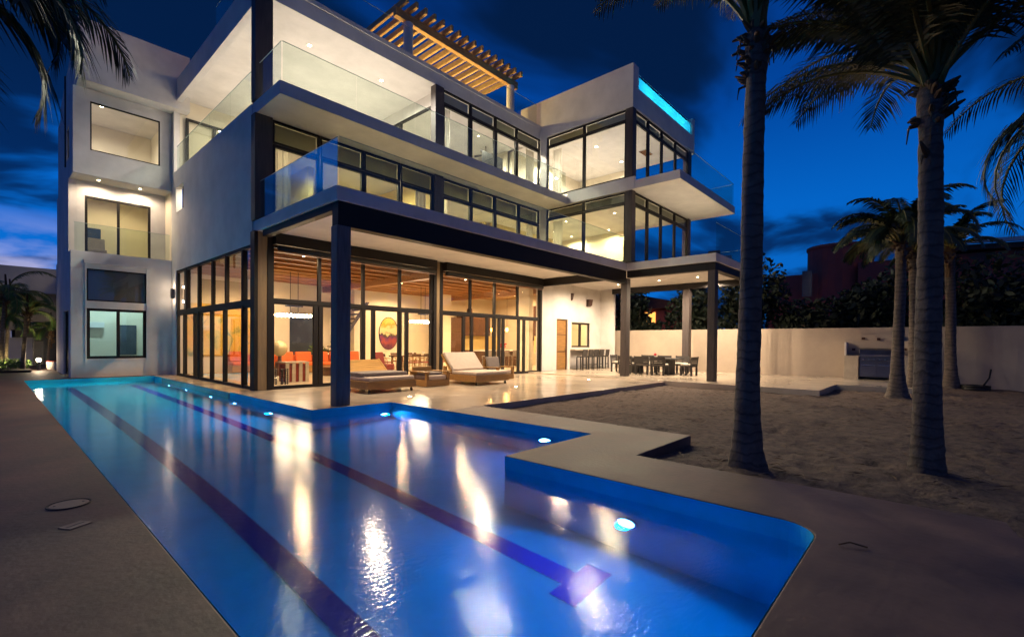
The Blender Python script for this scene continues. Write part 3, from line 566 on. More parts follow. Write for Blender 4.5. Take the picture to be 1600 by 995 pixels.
# ================================================================ PERGOLA on the roof
pg = thing('pergola', 'weathered timber pergola on round white posts on the roof terrace', 'pergola', (11.3, 15.9, 12.05))
for x in (0, 6.1):
    for y in (0, 4.6): MB().lathe(x, y, [(.19, 0), (.19, 2.12)], 20).build('post', 'white_paint', pg, smooth=False)
for y in (0, 4.6): MB().box(-.65, 6.55, y-.10, y+.10, 2.12, 2.46).build('beam', 'pergola_wood', pg, bevel=.012)
for i in range(16):
    x = -.52+i*.448; MB().box(x, x+.11, -.62, 5.2, 2.463, 2.70).build('rafter', 'pergola_wood', pg, bevel=.008)
for x, p in ((1.2, 290), (4.6, 290)): lamp('pergola_lamp', (x, 1.6, .5), p, (1, .62, .22), parent=pg, radius=.08)

# ================================================================ POOL AND DECK LIGHTS
def pool_light(x, y, z, nx, ny, label, p, col=(.0, .38, 1)):
    t_ = thing('pool_light', label, 'pool light', (x, y, z), math.atan2(ny, nx)-math.pi/2, 'underwater pool lights')
    a = MB(); a.tube([(0, 0, 0), (0, .03, 0)], .12, 20); a.build('trim_ring', 'chrome', t_)
    a = MB(); a.tube([(0, .031, 0), (0, .036, 0)], .095, 20); ln_ = a.build('lens', 'lens_pool', t_); a = MB(); a.tube([(0, .0365, 0), (0, .045, 0)], .05, 16); a.build('bulb', 'bulb_pool', ln_)
    lamp('pool_lamp', (0, .10, 0), p, col, parent=t_, radius=.07, spot=165, dirv=(0, 1, -.12), blend=.4)
PB = 112
for y, lb, p in ((20.9, 'first pool light, farthest along the pool wall below the side glazing', PB*3.5), (18.7, 'second pool light from the far end below the side glazing', PB*2.2), (16.1, 'third pool light from the far end below the side glazing', PB*.8), (14.1, 'fourth pool light from the far end, below the glazing corner', PB*.8), (11.7, 'fifth pool light, nearest the terrace corner with the column', PB*.8)):
    pool_light(4.45+.07*(23.3-y)/13.6, y, -.85, -1, 0, lb, p, (.0, 1, .85) if y > 15 else (.0, .50, 1))
pool_light(6.28, 9.73, -.75, 0, -1, 'pool light in the short wall right of the big terrace column', PB*.75)
pool_light(6.49, 5.0, -.42, -1, 0, 'pool light in the recess wall beside the inner corner of the walk', PB*.5, (.10, .25, 1))
pool_light(4.43, 2.35, -.80, -1, 0, 'large bright pool light nearest the camera', PB*1.9, (.0, .30, 1))

def deck_light(x, y, label):
    t_ = thing('floor_light', label, 'floor light', (x, y, 0), 0, 'small round uplights set in the terrace')
    MB().lathe(0, 0, [(.075, .0005), (.075, .006), (.05, .006)], 16).build('ring', 'chrome', t_); MB().lathe(0, 0, [(.045, .0065), (.04, .010)], 16).build('lens', 'bulb_spot', t_)
    lamp('uplight', (0, 0, .05), 60, WARM, parent=t_, radius=.04, spot=150, dirv=(0, 0, 1))
deck_light(7.47, 10.34, 'floor light in front of the first daybed, leftmost of the row'); deck_light(11.67, 10.3, 'floor light in the terrace near the second daybed'); deck_light(16.02, 10.27, 'floor light in the terrace close to the platform column')
deck_light(19.05, 6.4, 'floor light at the foot of the dining platform corner column'); bpy.data.objects['floor_light.003'].location.z = .045

for x, lb in ((19.6, 'floor light on the second floor corner balcony, nearest the house corner'), (22.6, 'floor light on the second floor corner balcony, farther right')):
    deck_light(x, 7.9, lb)
    o_ = [q for q in bpy.data.objects if q.get('label') == lb][0]; o_.location.z = 4.921
    for q in kids(o_):
        if q.type == 'LIGHT': q.data.energy = 110

# ================================================================ TERRACE FURNITURE
def daybed(x, y, label, folded):
    t_ = thing('daybed', label, 'daybed', (x, y, 0), 0, 'wooden daybeds on the terrace')
    b_ = MB(); b_.box(0, 1.62, 0, .05, .12, .34); b_.box(0, 1.62, 1.85, 1.9, .12, .34); b_.box(0, .05, .05, 1.85, .12, .34); b_.box(1.57, 1.62, .05, 1.85, .12, .34); b_.box(.05, 1.57, .05, 1.85, .26, .30); b_.build('bed_frame', 'teak', t_, bevel=.01)
    for cx in (.1, 1.52):
        for cy in (.1, 1.8):
            w = MB(); w.tube([(cx-.018, cy, .045), (cx+.018, cy, .045)], .045, 14); w.box(cx-.012, cx+.012, cy-.012, cy+.012, .06, .13); w.build('castor', 'black', t_)
    MB().box(.04, 1.58, .02, 1.3, .343, .45).build('mattress', 'cushion', t_, bevel=.035)
    # backrest leans away from the viewer
    an_ = 54 if folded else 42; s_, c_ = math.sin(R(an_)), math.cos(R(an_)); L_ = .92
    def P(u, d): return (1.32+u*s_+d*c_, .42+u*c_-d*s_)
    for j in range(8):
        a = j*.098; q = [P(a, 0), P(a+.088, 0), P(a+.088, .02), P(a, .02)]; MB().side(q, .06, 1.56, 'x').build('slat', 'teak_light', t_) if j < 9 else None
    for sx in (.03, 1.54):
        MB().side([P(-.02, -.012), P(.80, -.012), P(.80, .03), P(-.02, .03)], sx, sx+.05, 'x').build('backrest_rail', 'teak_light', t_)
    MB().box(.06, .10, 1.60, 1.78, .34, .60).build('strut', 'teak', t_)
    if folded: MB().box(.06, 1.56, .35, 1.28, .455, .56).build('folded_mattress', 'cushion_grey', t_, bevel=.03)
    else: MB().side([P(-.02, -.13), P(.80, -.13), P(.80, -.022), P(-.02, -.022)], .06, 1.56, 'x').build('back_cushion', 'cushion', t_, bevel=.035)
    return t_
daybed(6.95, 11.55, 'slatted wooden daybed with its mattress folded down, beside the big column', True)
daybed(10.86, 11.35, 'wooden daybed with a pale mattress on its raised backrest', False)
def armchair(x, y, label, back):
    t_ = thing('armchair', label, 'armchair', (x, y, 0), 0, 'low wooden armchairs on the terrace')
    MB().box(0, .95, 0, .9, .02, .22).build('base', 'teak', t_, bevel=.01)
    for sx in (0, .85):
        a = MB(); a.box(sx, sx+.10, 0, .10, .22, .46); a.box(sx, sx+.10, .80, .9, .22, .46); a.box(sx-.03, sx+.13, -.02, .92, .46, .50); a.build('armrest', 'teak', t_, bevel=.008)
    MB().box(.11, .84, .03, .78, .223, .37).build('seat_cushion', 'cushion', t_, bevel=.035)
    MB().box(.10, .85, .84, .90, .22, .78 if back else .62).build('backrest', 'teak', t_, bevel=.008)
    if back: MB().side([(.62, .375), (.74, .375), (.84, .88), (.72, .88)], .13, .80, 'x').build('back_cushion', 'cushion_grey', t_, bevel=.03)
    else: MB().box(.16, .80, .20, .76, .375, .46).build('loose_cushion', 'cushion_grey', t_, bevel=.03)
armchair(9.35, 12.05, 'low wooden armchair with a grey cushion lying flat, between the two daybeds', False)
armchair(13.15, 12.55, 'low wooden armchair with upright grey back cushion, right of the second daybed', True)

def dining_chair(name='dining_chair'):
    t_ = thing(name, 'x', 'chair')
    MB().box(-.31, .31, -.28, .28, .40, .45).build('seat', 'wicker', t_, bevel=.012)
    MB().box(-.29, .29, -.24, .26, .452, .52).build('seat_pad', 'seat_white', t_, bevel=.02)
    b_ = MB()
    for z0, z1 in ((.47, .56), (.575, .64), (.655, .84)): b_.side([(-.22-.11*(z0-.45), z0), (-.26-.11*(z0-.45), z0), (-.26-.11*(z1-.45), z1), (-.22-.11*(z1-.45), z1)], -.33, .33, 'x')
    b_.side([(-.21, .42), (-.255, .42), (-.305, .85), (-.26, .85)], -.35, -.31, 'x'); b_.side([(-.21, .42), (-.255, .42), (-.305, .85), (-.26, .85)], .31, .35, 'x')
    b_.build('backrest', 'wicker', t_)
    for sx in (-.27, .27):
        for sy in (-.24, .24): MB().box(sx-.035, sx+.035, sy-.035, sy+.035, 0, .40).build('leg', 'wicker', t_)
    return t_
dc = dining_chair(); dc['group'] = 'dark wicker dining chairs round the outdoor table'
PZ = .045
tb = thing('dining_table', 'dark wicker outdoor dining table with a pale top and red flowers', 'table', (21.25, 10.05, PZ))
MB().box(-.55, .55, -1.35, 1.35, .70, .75).build('tabletop', 'wicker', tb, bevel=.01)
for sy in (-.8, .8): MB().box(-.3, .3, sy-.18, sy+.18, 0, .70).build('pedestal', 'wicker', tb)
fv = thing('flower_pot', 'small white pot with red flowers on the outdoor dining table', 'flowers', (21.2, 9.9, PZ+.75)); MB().lathe(0, 0, [(.04, 0), (.06, .10)], 12).build('pot', 'white_paint', fv); MB().ball((0, 0, .16), .07, 10).build('flowers', 'red_flower', fv)
spots = [(20.32, 9.25, -90, 'front side wicker chair with its back to the sand, nearest the corner column'), (20.32, 10.05, -90, 'middle front wicker chair with its back to the sand, right of the near column'), (20.32, 10.9, -90, 'front wicker chair half hidden behind the near column'),
         (22.2, 9.1, 90, 'far side wicker chair facing the pool, nearest the garden'), (22.2, 10.0, 90, 'far side wicker chair facing the pool, in the middle of its row'), (22.2, 10.9, 90, 'far side wicker chair facing the pool, nearest the bar'),
         (21.1, 8.25, 0, 'wicker chair at the garden end of the outdoor table, seen from behind'), (21.3, 11.9, 180, 'wicker chair at the bar end of the outdoor table, left of the near column')]
for i, (x, y, a, lb) in enumerate(spots):
    if i == 0: dc.location = (x, y, PZ); dc.rotation_euler = (0, 0, R(a)); dc['label'] = lb
    else: dup(dc, (x, y, PZ), R(a+random.uniform(-6, 6)), lb)
# bar with stools
bar = thing('bar_counter', 'white outdoor bar ledge under the kitchen window', 'bar', (21.05, 14.6, PZ)); MB().box(0, 3.2, -.25, .295, 1.02, 1.09).build('counter_top', 'stone', bar, bevel=.01); MB().box(3.0, 3.1, 0, .295, .7, 1.02).build('bracket', 'stone', bar)
def bar_stool(label):
    t_ = thing('bar_stool', label, 'stool', group='dark bar stools under the kitchen window')
    MB().box(-.2, .2, -.2, .2, .66, .72).build('seat', 'wicker', t_, bevel=.012); MB().box(-.18, .18, -.17, .18, .722, .76).build('seat_pad', 'seat_white', t_, bevel=.012)
    MB().side([(-.17, .70), (-.21, .70), (-.26, 1.08), (-.22, 1.08)], -.21, .21, 'x').build('backrest', 'wicker', t_)
    for sx in (-.18, .18):
        for sy in (-.18, .18): MB().box(sx-.025, sx+.025, sy-.025, sy+.025, 0, .66).build('leg', 'wicker', t_)
    MB().box(-.155, .155, -.2, -.17, .25, .28).build('footrest', 'wicker', t_); return t_
bs = bar_stool('first dark bar stool, beside the brown door'); bs.location = (21.35, 14.15, PZ)
for x, lb in ((21.95, 'second dark bar stool from the brown door'), (22.5, 'third dark bar stool from the brown door'), (23.05, 'fourth dark bar stool from the brown door'), (23.65, 'last dark bar stool, farthest from the brown door')): dup(bs, (x, 14.15, PZ), R(random.uniform(-8, 8)), lb)
def speaker(x, y, z, rz, lb):
    t_ = thing('wall_speaker', lb, 'speaker', (x, y, z), rz, 'outdoor wall speakers')
    MB().side([(0, -.2), (-.16, -.14), (-.24, .2), (0, .2)], -.15, .15, 'x').build('cabinet', 'speaker', t_, bevel=.01); MB().box(-.03, .03, 0, .07, -.04, .04).build('bracket', 'black', t_)
speaker(21.12, 14.83, 3.95, R(20), 'brown wall speaker above the bar, the left one of two'); speaker(23.0, 14.83, 3.75, R(-12), 'brown wall speaker high on the bar wall, the right one of two')

# ================================================================ GARDEN WALL AND GRILL
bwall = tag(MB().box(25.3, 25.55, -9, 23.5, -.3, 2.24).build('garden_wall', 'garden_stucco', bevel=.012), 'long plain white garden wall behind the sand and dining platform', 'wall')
gc = thing('grill_counter', 'white masonry barbecue counter with stepped back built against the garden wall', 'counter', (24.45, 1.68, .045))
MB().box(0, .845, .72, 1.22, 0, 1.0).build('side_block', 'stone', gc, bevel=.01); MB().box(0, .845, -1.0, -.50, 0, 1.0).build('side_block', 'stone', gc, bevel=.01)
MB().box(.60, .845, -1.1, 1.25, 1.003, 1.62).build('back_panel', 'garden_stucco', gc, bevel=.01); MB().box(.62, .845, -.6, .75, 1.623, 1.88).build('back_panel', 'garden_stucco', gc, bevel=.01); MB().box(.1, .845, 1.16, 1.22, 1.003, 1.55).build('wing_wall', 'stucco', gc); MB().box(.1, .845, -1.0, -.94, 1.003, 1.55).build('wing_wall', 'stucco', gc)
for y, z in ((.95, 1.25), (-.75, 1.28), (.1, 1.7), (.62, 1.72)): MB().box(.57, .597, y-.06, y+.06, z-.05, z+.05).build('socket_box', 'brown_cab', gc)
gr = thing('gas_grill', 'steel gas grill with dark lid and six knobs between the masonry blocks', 'grill', (24.55, 1.79, .045))
MB().box(0, .6, -.59, .59, .12, .80).build('cabinet', 'steel', gr, bevel=.01)
for y0, y1 in ((-.56, -.02), (.02, .56)):
    d_ = MB().box(-.02, -.002, y0, y1, .16, .68).build('door', 'steel', gr, bevel=.004); MB().box(-.05, -.021, y0+.04, y1-.04, .60, .625).build('handle', 'chrome', d_)
MB().box(-.03, .6, -.60, .60, .803, .90).build('control_panel', 'steel', gr, bevel=.01)
for i in range(6): MB().tube([(-.032, -.45+i*.18, .85), (-.07, -.45+i*.18, .85)], .025, 12).build('knob', 'chrome', gr)
ld = MB().side([(0, .903), (.6, .903), (.6, 1.2), (.35, 1.32), (.1, 1.25), (0, 1.05)], 0, 1.18, 'x'); ld.v = [(y, x-.59, z) for x, y, z in ld.v]; ld.build('lid', 'steel', gr, bevel=.01); MB().tube([(-.05, -.42, 1.02), (-.05, .42, 1.02)], .015, 8).build('lid_handle', 'chrome', gr)
bx_ = tag(MB().box(24.2, 24.6, -.1, .45, -.15, .12).build('storage_box', 'black', bevel=.02), 'low black box on the sand at the right end of the grill counter', 'box')
hs = MB()
for r_, z in ((.42, .02), (.40, .06), (.36, .10), (.41, .13)): hs.tube([(24.4+r_*math.cos(a), -1.1+r_*1.0*math.sin(a), -.12+z) for a in [2*math.pi*i/24 for i in range(25)]], .035, 6)
hs.tube([(24.6, -1.3, -.05), (24.8, -1.5, .3), (24.95, -1.55, .62)], .03, 6); tag(hs.build('garden_hose', 'black', smooth=True), 'coiled dark garden hose on the sand against the wall at right', 'hose')

# ================================================================ INDOOR THINGS
def sofa(x, y, w, rz, lb, n_):
    t_ = thing('sofa', lb, 'sofa', (x, y, .015), rz, 'orange sofas in the living room')
    MB().box(0, w, 0, .9, .05, .34).build('base', 'teak', t_, bevel=.01); MB().box(0, w, .72, .9, .343, .80).build('backrest', 'orange', t_, bevel=.04)
    for i in range(n_):
        a = w*i/n_; MB().box(a+.02, a+w/n_-.02, .0, .70, .345, .50).build('seat_cushion', 'orange', t_, bevel=.05); MB().side([(.48, .505), (.68, .505), (.71, .95), (.56, .95)], a+.05, a+w/n_-.05, 'x').build('back_cushion', 'orange', t_, bevel=.05)
sofa(8.3, 20.6, 4.0, 0, 'orange sofa along the back of the living room, in line with the big column', 5)
sofa(6.0, 18.2, 2.6, R(90), 'red orange sofa under the mural, seen through the side glazing', 3); bpy.data.objects['sofa.001'].location = (7.0, 22.4, .015); bpy.data.objects['sofa.001'].rotation_euler = (0, 0, 0)
ac = thing('side_chest', 'pale wooden lattice chest with red panels just inside the corner glass', 'chest', (6.9, 16.7, .015)); MB().box(0, .75, 0, .6, 0, .62).build('body', 'red', ac)
for x in (0, .22, .46, .69): MB().box(x-.03, x+.09, -.03, -.002, 0, .66).build('slat', 'stone', ac)
MB().box(-.04, .80, -.04, .64, .66, .70).build('top', 'stone', ac)
def bead_stool(x, y, lb):
    b_ = MB()
    for a in range(7):
        for k_ in range(8): b_.ball((x+.10*math.cos(a*.9), y+.10*math.sin(a*.9), .06+k_*.065), .032, 6)
    tag(b_.build('beaded_stool', 'black'), lb, 'stool', 'black beaded stools')
bead_stool(6.15, 15.9, 'black beaded stool behind the corner glass, the left one'); bead_stool(6.48, 15.8, 'black beaded stool behind the corner glass, the right one')
hd = thing('head_sculpture', 'round golden head sculpture on a thin neck by the white pillar', 'sculpture', (8.0, 20.0, .015)); MB().lathe(0, 0, [(.2, 0), (.18, .55), (.08, .6), (.07, .9)], 14).build('stand', 'brown_cab', hd); MB().ball((0, 0, 1.12), .30, 16, (1, 1, 1.1)).build('head', 'gold', hd, smooth=True)
MBc = MB().ball((9.3, 17.2, .25), .32, 16, (1.2, 1, .9)); tag(MBc.build('round_pouf', 'teak_light', smooth=True), 'rounded tan pouf on the living room floor', 'pouf')
ct = thing('coffee_table', 'low dark wooden coffee table in front of the orange sofa', 'table', (9.2, 18.6, .015)); MB().box(0, 1.5, 0, .8, .30, .36).build('tabletop', 'brown_cab', ct, bevel=.01); MB().box(.1, 1.4, .1, .7, 0, .30).build('base', 'brown_cab', ct)
pn = thing('house_plant', 'leafy green house plant behind the orange sofa back', 'plant', (10.6, 21.8, .015)); MB().lathe(0, 0, [(.16, 0), (.2, .8)], 12).build('pot', 'black', pn); b_ = MB()
for i in range(60):
    a = random.uniform(0, 6.28); r_ = random.uniform(.15, .55); z = .85+random.uniform(0, .35); p = Vector((r_*math.cos(a), r_*math.sin(a), z)); s_ = Vector((-math.sin(a), math.cos(a), 0))*.03; b_.tri((0, 0, .8), tuple(p+s_), tuple(p-s_+Vector((0, 0, .05))))
b_.build('leaves', 'leaf_areca', pn)
def chandelier(x, y, z, w, d, lb, nb_, p):
    t_ = thing('chandelier', lb, 'chandelier', (x, y, z), 0, 'rectangular bulb chandeliers')
    b_ = MB(); b_.box(0, w, 0, .03, .05, .08); b_.box(0, w, d-.03, d, .05, .08); b_.box(0, .03, .03, d-.03, .05, .08); b_.box(w-.03, w, .03, d-.03, .05, .08); b_.build('frame', 'chrome', t_)
    for cx in (w*.4, w*.6): MB().tube([(cx, d/2, .08), (cx, d/2, 4.25-z)], .012, 6).build('rod', 'frame', t_)
    MB().box(w*.3, w*.7, d/2-.1, d/2+.1, .35, .40).build('canopy', 'frame', t_)
    for i in range(nb_):
        for yy in (0, d): MB().ball((w*(i+.5)/nb_, yy, 0), .055, 8, (1, 1, 1.2)).build('bulb', 'bulb_warm', t_)
    for i in range(2): lamp('chandelier_lamp', (w*(.25+.5*i), d/2, -.12), p, CREAM, parent=t_, radius=.28)
chandelier(7.45, 18.9, 2.46, 1.55, .55, 'glowing rectangular chandelier over the living room seats', 10, 50); chandelier(13.95, 18.9, 2.46, 1.3, .5, 'glowing rectangular chandelier over the indoor dining table', 8, 50)
it = thing('indoor_table', 'long dark dining table laid with glasses behind the glass', 'table', (13.3, 19.2, .015)); MB().box(0, 2.6, 0, 1.0, .70, .76).build('tabletop', 'brown_cab', it, bevel=.01)
for x in (.15, 2.4):
    for y in (.1, .9): MB().box(x-.04, x+.04, y-.04, y+.04, 0, .70).build('leg', 'brown_cab', it)
for i in range(7):
    gx = 13.5+i*.33; tag(MB().lathe(gx, 19.35+.5*(i % 2), [(.035, .778), (.006, .785), (.006, .86), (.04, .90), (.035, .97)], 8).build('wine_glass', 'white_paint'), 'clear stemmed wine glass standing on the indoor dining table', 'glass', 'glasses on the indoor dining table')
def wood_chair(lb):
    t_ = thing('wooden_chair', lb, 'chair', group='wooden chairs at the indoor dining table')
    MB().box(-.22, .22, -.22, .22, .42, .47).build('seat', 'red', t_, bevel=.01); b_ = MB(); b_.side([(-.24, .72), (-.20, .72), (-.23, .86), (-.27, .86)], -.25, .25, 'x'); b_.build('backrest', 'brown_cab', t_)
    for sx in (-.22, .22):
        MB().tube([(sx, -.22, 0), (sx, -.20, .45), (sx, -.23, .80)], .02, 6).build('leg', 'teak', t_); MB().tube([(sx, .24, 0), (sx, .20, .45), (sx, .16, .62), (sx, -.2, .66)], .02, 6).build('leg', 'teak', t_)
    return t_
wc = wood_chair('wooden chair at the left front end of the indoor table'); wc.location = (13.75, 18.75, .015)
for x, y, a, lb in ((14.4, 18.7, 0, 'second wooden chair from the left at the front of the indoor table'), (15.05, 18.75, 0, 'third wooden chair from the left at the front of the indoor table'), (15.6, 18.8, 5, 'rightmost wooden chair at the front of the indoor table'), (12.85, 19.7, -90, 'wooden chair at the left end of the indoor table'), (14.1, 20.6, 180, 'wooden chair behind the indoor table, left of the middle'), (15.2, 20.6, 180, 'wooden chair behind the indoor table, right of the middle')): dup(wc, (x, y, .015), R(a), lb)
rc = thing('red_armchair', 'dark red armchair left of the indoor dining table', 'armchair', (11.95, 18.3, .015), R(25)); MB().box(0, .7, 0, .65, .15, .42).build('seat', 'red', rc, bevel=.04); MB().side([(.5, .42), (.65, .42), (.75, .95), (.62, .95)], 0, .7, 'x').build('backrest', 'red', rc, bevel=.03)
for x in (.05, .6): MB().box(x, x+.05, .05, .6, 0, .15).build('leg', 'brown_cab', rc)
ki = thing('kitchen_island', 'dark kitchen island with white worktop behind the right glass doors', 'kitchen island', (19.4, 19.6, .015)); MB().box(0, 3.4, 0, .9, 0, .92).build('body', 'brown_cab', ki); MB().box(-.05, 3.45, -.2, .95, .923, .98).build('worktop', 'white_paint', ki, bevel=.01)
def kstool(lb):
    t_ = thing('kitchen_stool', lb, 'stool', group='grey stools at the kitchen island'); MB().box(-.2, .2, -.2, .2, .62, .68).build('seat', 'cushion_grey', t_, bevel=.02); MB().box(-.2, .2, -.24, -.20, .64, 1.0).build('backrest', 'cushion_grey', t_, bevel=.015)
    for sx in (-.17, .17):
        for sy in (-.18, .18): MB().tube([(sx, sy, 0), (sx, sy, .62)], .014, 6).build('leg', 'chrome', t_)
    return t_
ks = kstool('leftmost grey stool at the kitchen island'); ks.location = (19.0, 19.0, .015)
for i, lb in enumerate(('second grey stool from the left at the kitchen island', 'middle grey stool at the kitchen island', 'fourth grey stool from the left at the kitchen island', 'rightmost grey stool at the kitchen island')): dup(ks, (19.75+i*.72, 19.0, .015), 0, lb)
bq = thing('bouquet', 'mixed flower bouquet in a vase on the kitchen island', 'flowers', (21.4, 20.0, .998)); MB().lathe(0, 0, [(.06, 0), (.08, .2)], 12).build('vase', 'white_paint', bq); b_ = MB()
for i in range(26): b_.ball((random.uniform(-.22, .22), random.uniform(-.2, .2), .28+random.uniform(-.08, .12)), .045, 6)
b_.build('flowers', 'red_flower', bq)
def pendant(x, y, z, lb, p=70):
    t_ = thing('pendant_light', lb, 'pendant light', (x, y, z), 0, 'amber pendant lights over the kitchen island')
    MB().tube([(0, 0, .12), (0, 0, 4.49-z)], .008, 6).build('cord', 'black', t_); MB().ball((0, 0, 0), .10, 12, (1, 1, 1.2)).build('bulb', 'bulb_amber', t_, smooth=True); lamp('pendant_lamp', (0, 0, -.16), p, (1, .5, .15), parent=t_, radius=.08)
pendant(19.92, 19.5, 2.2, 'amber pendant light, leftmost of three over the kitchen island'); pendant(21.21, 19.5, 2.25, 'amber pendant light, middle one of three over the kitchen island'); pendant(22.45, 19.5, 2.3, 'amber pendant light, rightmost of three over the kitchen island', 8)
vs = thing('vase', 'tall dark ginger jar on top of the kitchen cupboards', 'vase', (21.4, 23.05, 3.203)); MB().lathe(0, 0, [(.10, 0), (.2, .25), (.18, .45), (.07, .55), (.10, .62)], 14).build('jar', 'brown_cab', vs, smooth=True)
tc_ = thing('tower_chair', 'grey armchair behind the tower balcony glass', 'chair', (2.75, 25.9, 4.753)); MB().box(0, .6, 0, .6, .1, .42).build('seat', 'cushion_grey', tc_, bevel=.03); MB().side([(.45, .42), (.6, .42), (.7, .95), (.58, .95)], 0, .6, 'x').build('backrest', 'cushion_grey', tc_, bevel=.03)
bf = thing('balcony_bench', 'dark low bench on the second floor corner balcony', 'bench', (21.2, 7.0, 4.922)); MB().box(0, 1.6, 0, .5, .3, .36).build('seat', 'frame', bf); MB().box(0, .06, 0, .5, 0, .62).build('armrest', 'frame', bf); MB().box(1.54, 1.6, 0, .5, 0, .62).build('armrest', 'frame', bf)

# ================================================================ DECK DETAILS
def skim(x, y, rx, ry, rz, lb, sq):
    t_ = thing('drain_cover', lb, 'cover', (x, y, .002), rz, 'covers set in the dark pool deck'); b_ = MB()
    if sq: b_.box(-rx, rx, -ry, ry, 0, .006)
    else: b_.lathe(0, 0, [(rx, 0), (rx, .006)], 28)
    b_.build('lid', 'plastic_grey', t_, bevel=.002)
    MB().tube([(rx*1.12*math.cos(a) if not sq else 0, rx*1.12*math.sin(a) if not sq else 0, .002) for a in [2*math.pi*i/28 for i in range(29)]], .007, 5).build('rim', 'black', t_) if not sq else None
    for a in ((0, math.pi) if not sq else ()): MB().lathe(rx*.72*math.cos(a), rx*.72*math.sin(a), [(.009, .0062), (.009, .008)], 8).build('screw', 'black', t_)
    if sq: MB().box(-rx*.8, rx*.8, -.004, .004, .0062, .0075).build('slot', 'black', t_)
skim(.47, 5.62, .13, .13, 0, 'round grey skimmer lid in the dark deck at left', False); skim(.45, 4.95, .08, .06, R(30), 'small square grey drain cover in the dark deck at left', True)
tw = MB().tube([(4.12, .50, .012), (4.17, .44, .03), (4.20, .34, .012)], .006, 5); tag(tw.build('twig', 'dead_frond'), 'thin brown twig lying on the walk at the rounded pool corner', 'twig')

# ================================================================ VEGETATION
def frond_mesh(L, el, droop, seed, nleaf=46, leafl=.55, hang=.5, w=.035):
    rnd = random.Random(seed); P = []; a = el; p = Vector((0, 0, 0)); k = 12; ds = L/k
    for i in range(k+1):
        P.append(p.copy()); p = p+Vector((math.cos(a), 0, math.sin(a)))*ds; a -= droop/k*(1+.9*i/k)
    rb = MB(); rb.tube([tuple(q) for q in P], [.034*(1-.85*i/k)+.004 for i in range(k+1)], 5)
    lf = MB()
    for i in range(nleaf):
        tt = .20+.80*i/(nleaf-1); u = tt*k; j = min(int(u), k-1); q = P[j].lerp(P[j+1], u-j); d = (P[j+1]-P[j]).normalized(); ll = leafl*(math.sin(math.pi*min(1, .12+tt*.86))**.6)*rnd.uniform(.8, 1.1)
        for s_ in (-1, 1):
            sd_ = Vector((0, s_, 0)); fw = .55+.5*tt; h = hang*rnd.uniform(.5, 1.3)
            dirv = (sd_+d*fw).normalized(); mid = q+dirv*ll*.5-Vector((0, 0, h*ll*.18)); tip = q+dirv*ll*.86-Vector((0, 0, h*ll*.75)); wv = d*w*rnd.uniform(.7, 1.1)
            i0 = len(lf.v); lf.v += [tuple(q-wv*.3), tuple(q+wv*.3), tuple(mid+wv*.5), tuple(mid-wv*.5), tuple(tip)]; lf.f += [(i0, i0+1, i0+2, i0+3), (i0+3, i0+2, i0+4)]
    return rb, lf
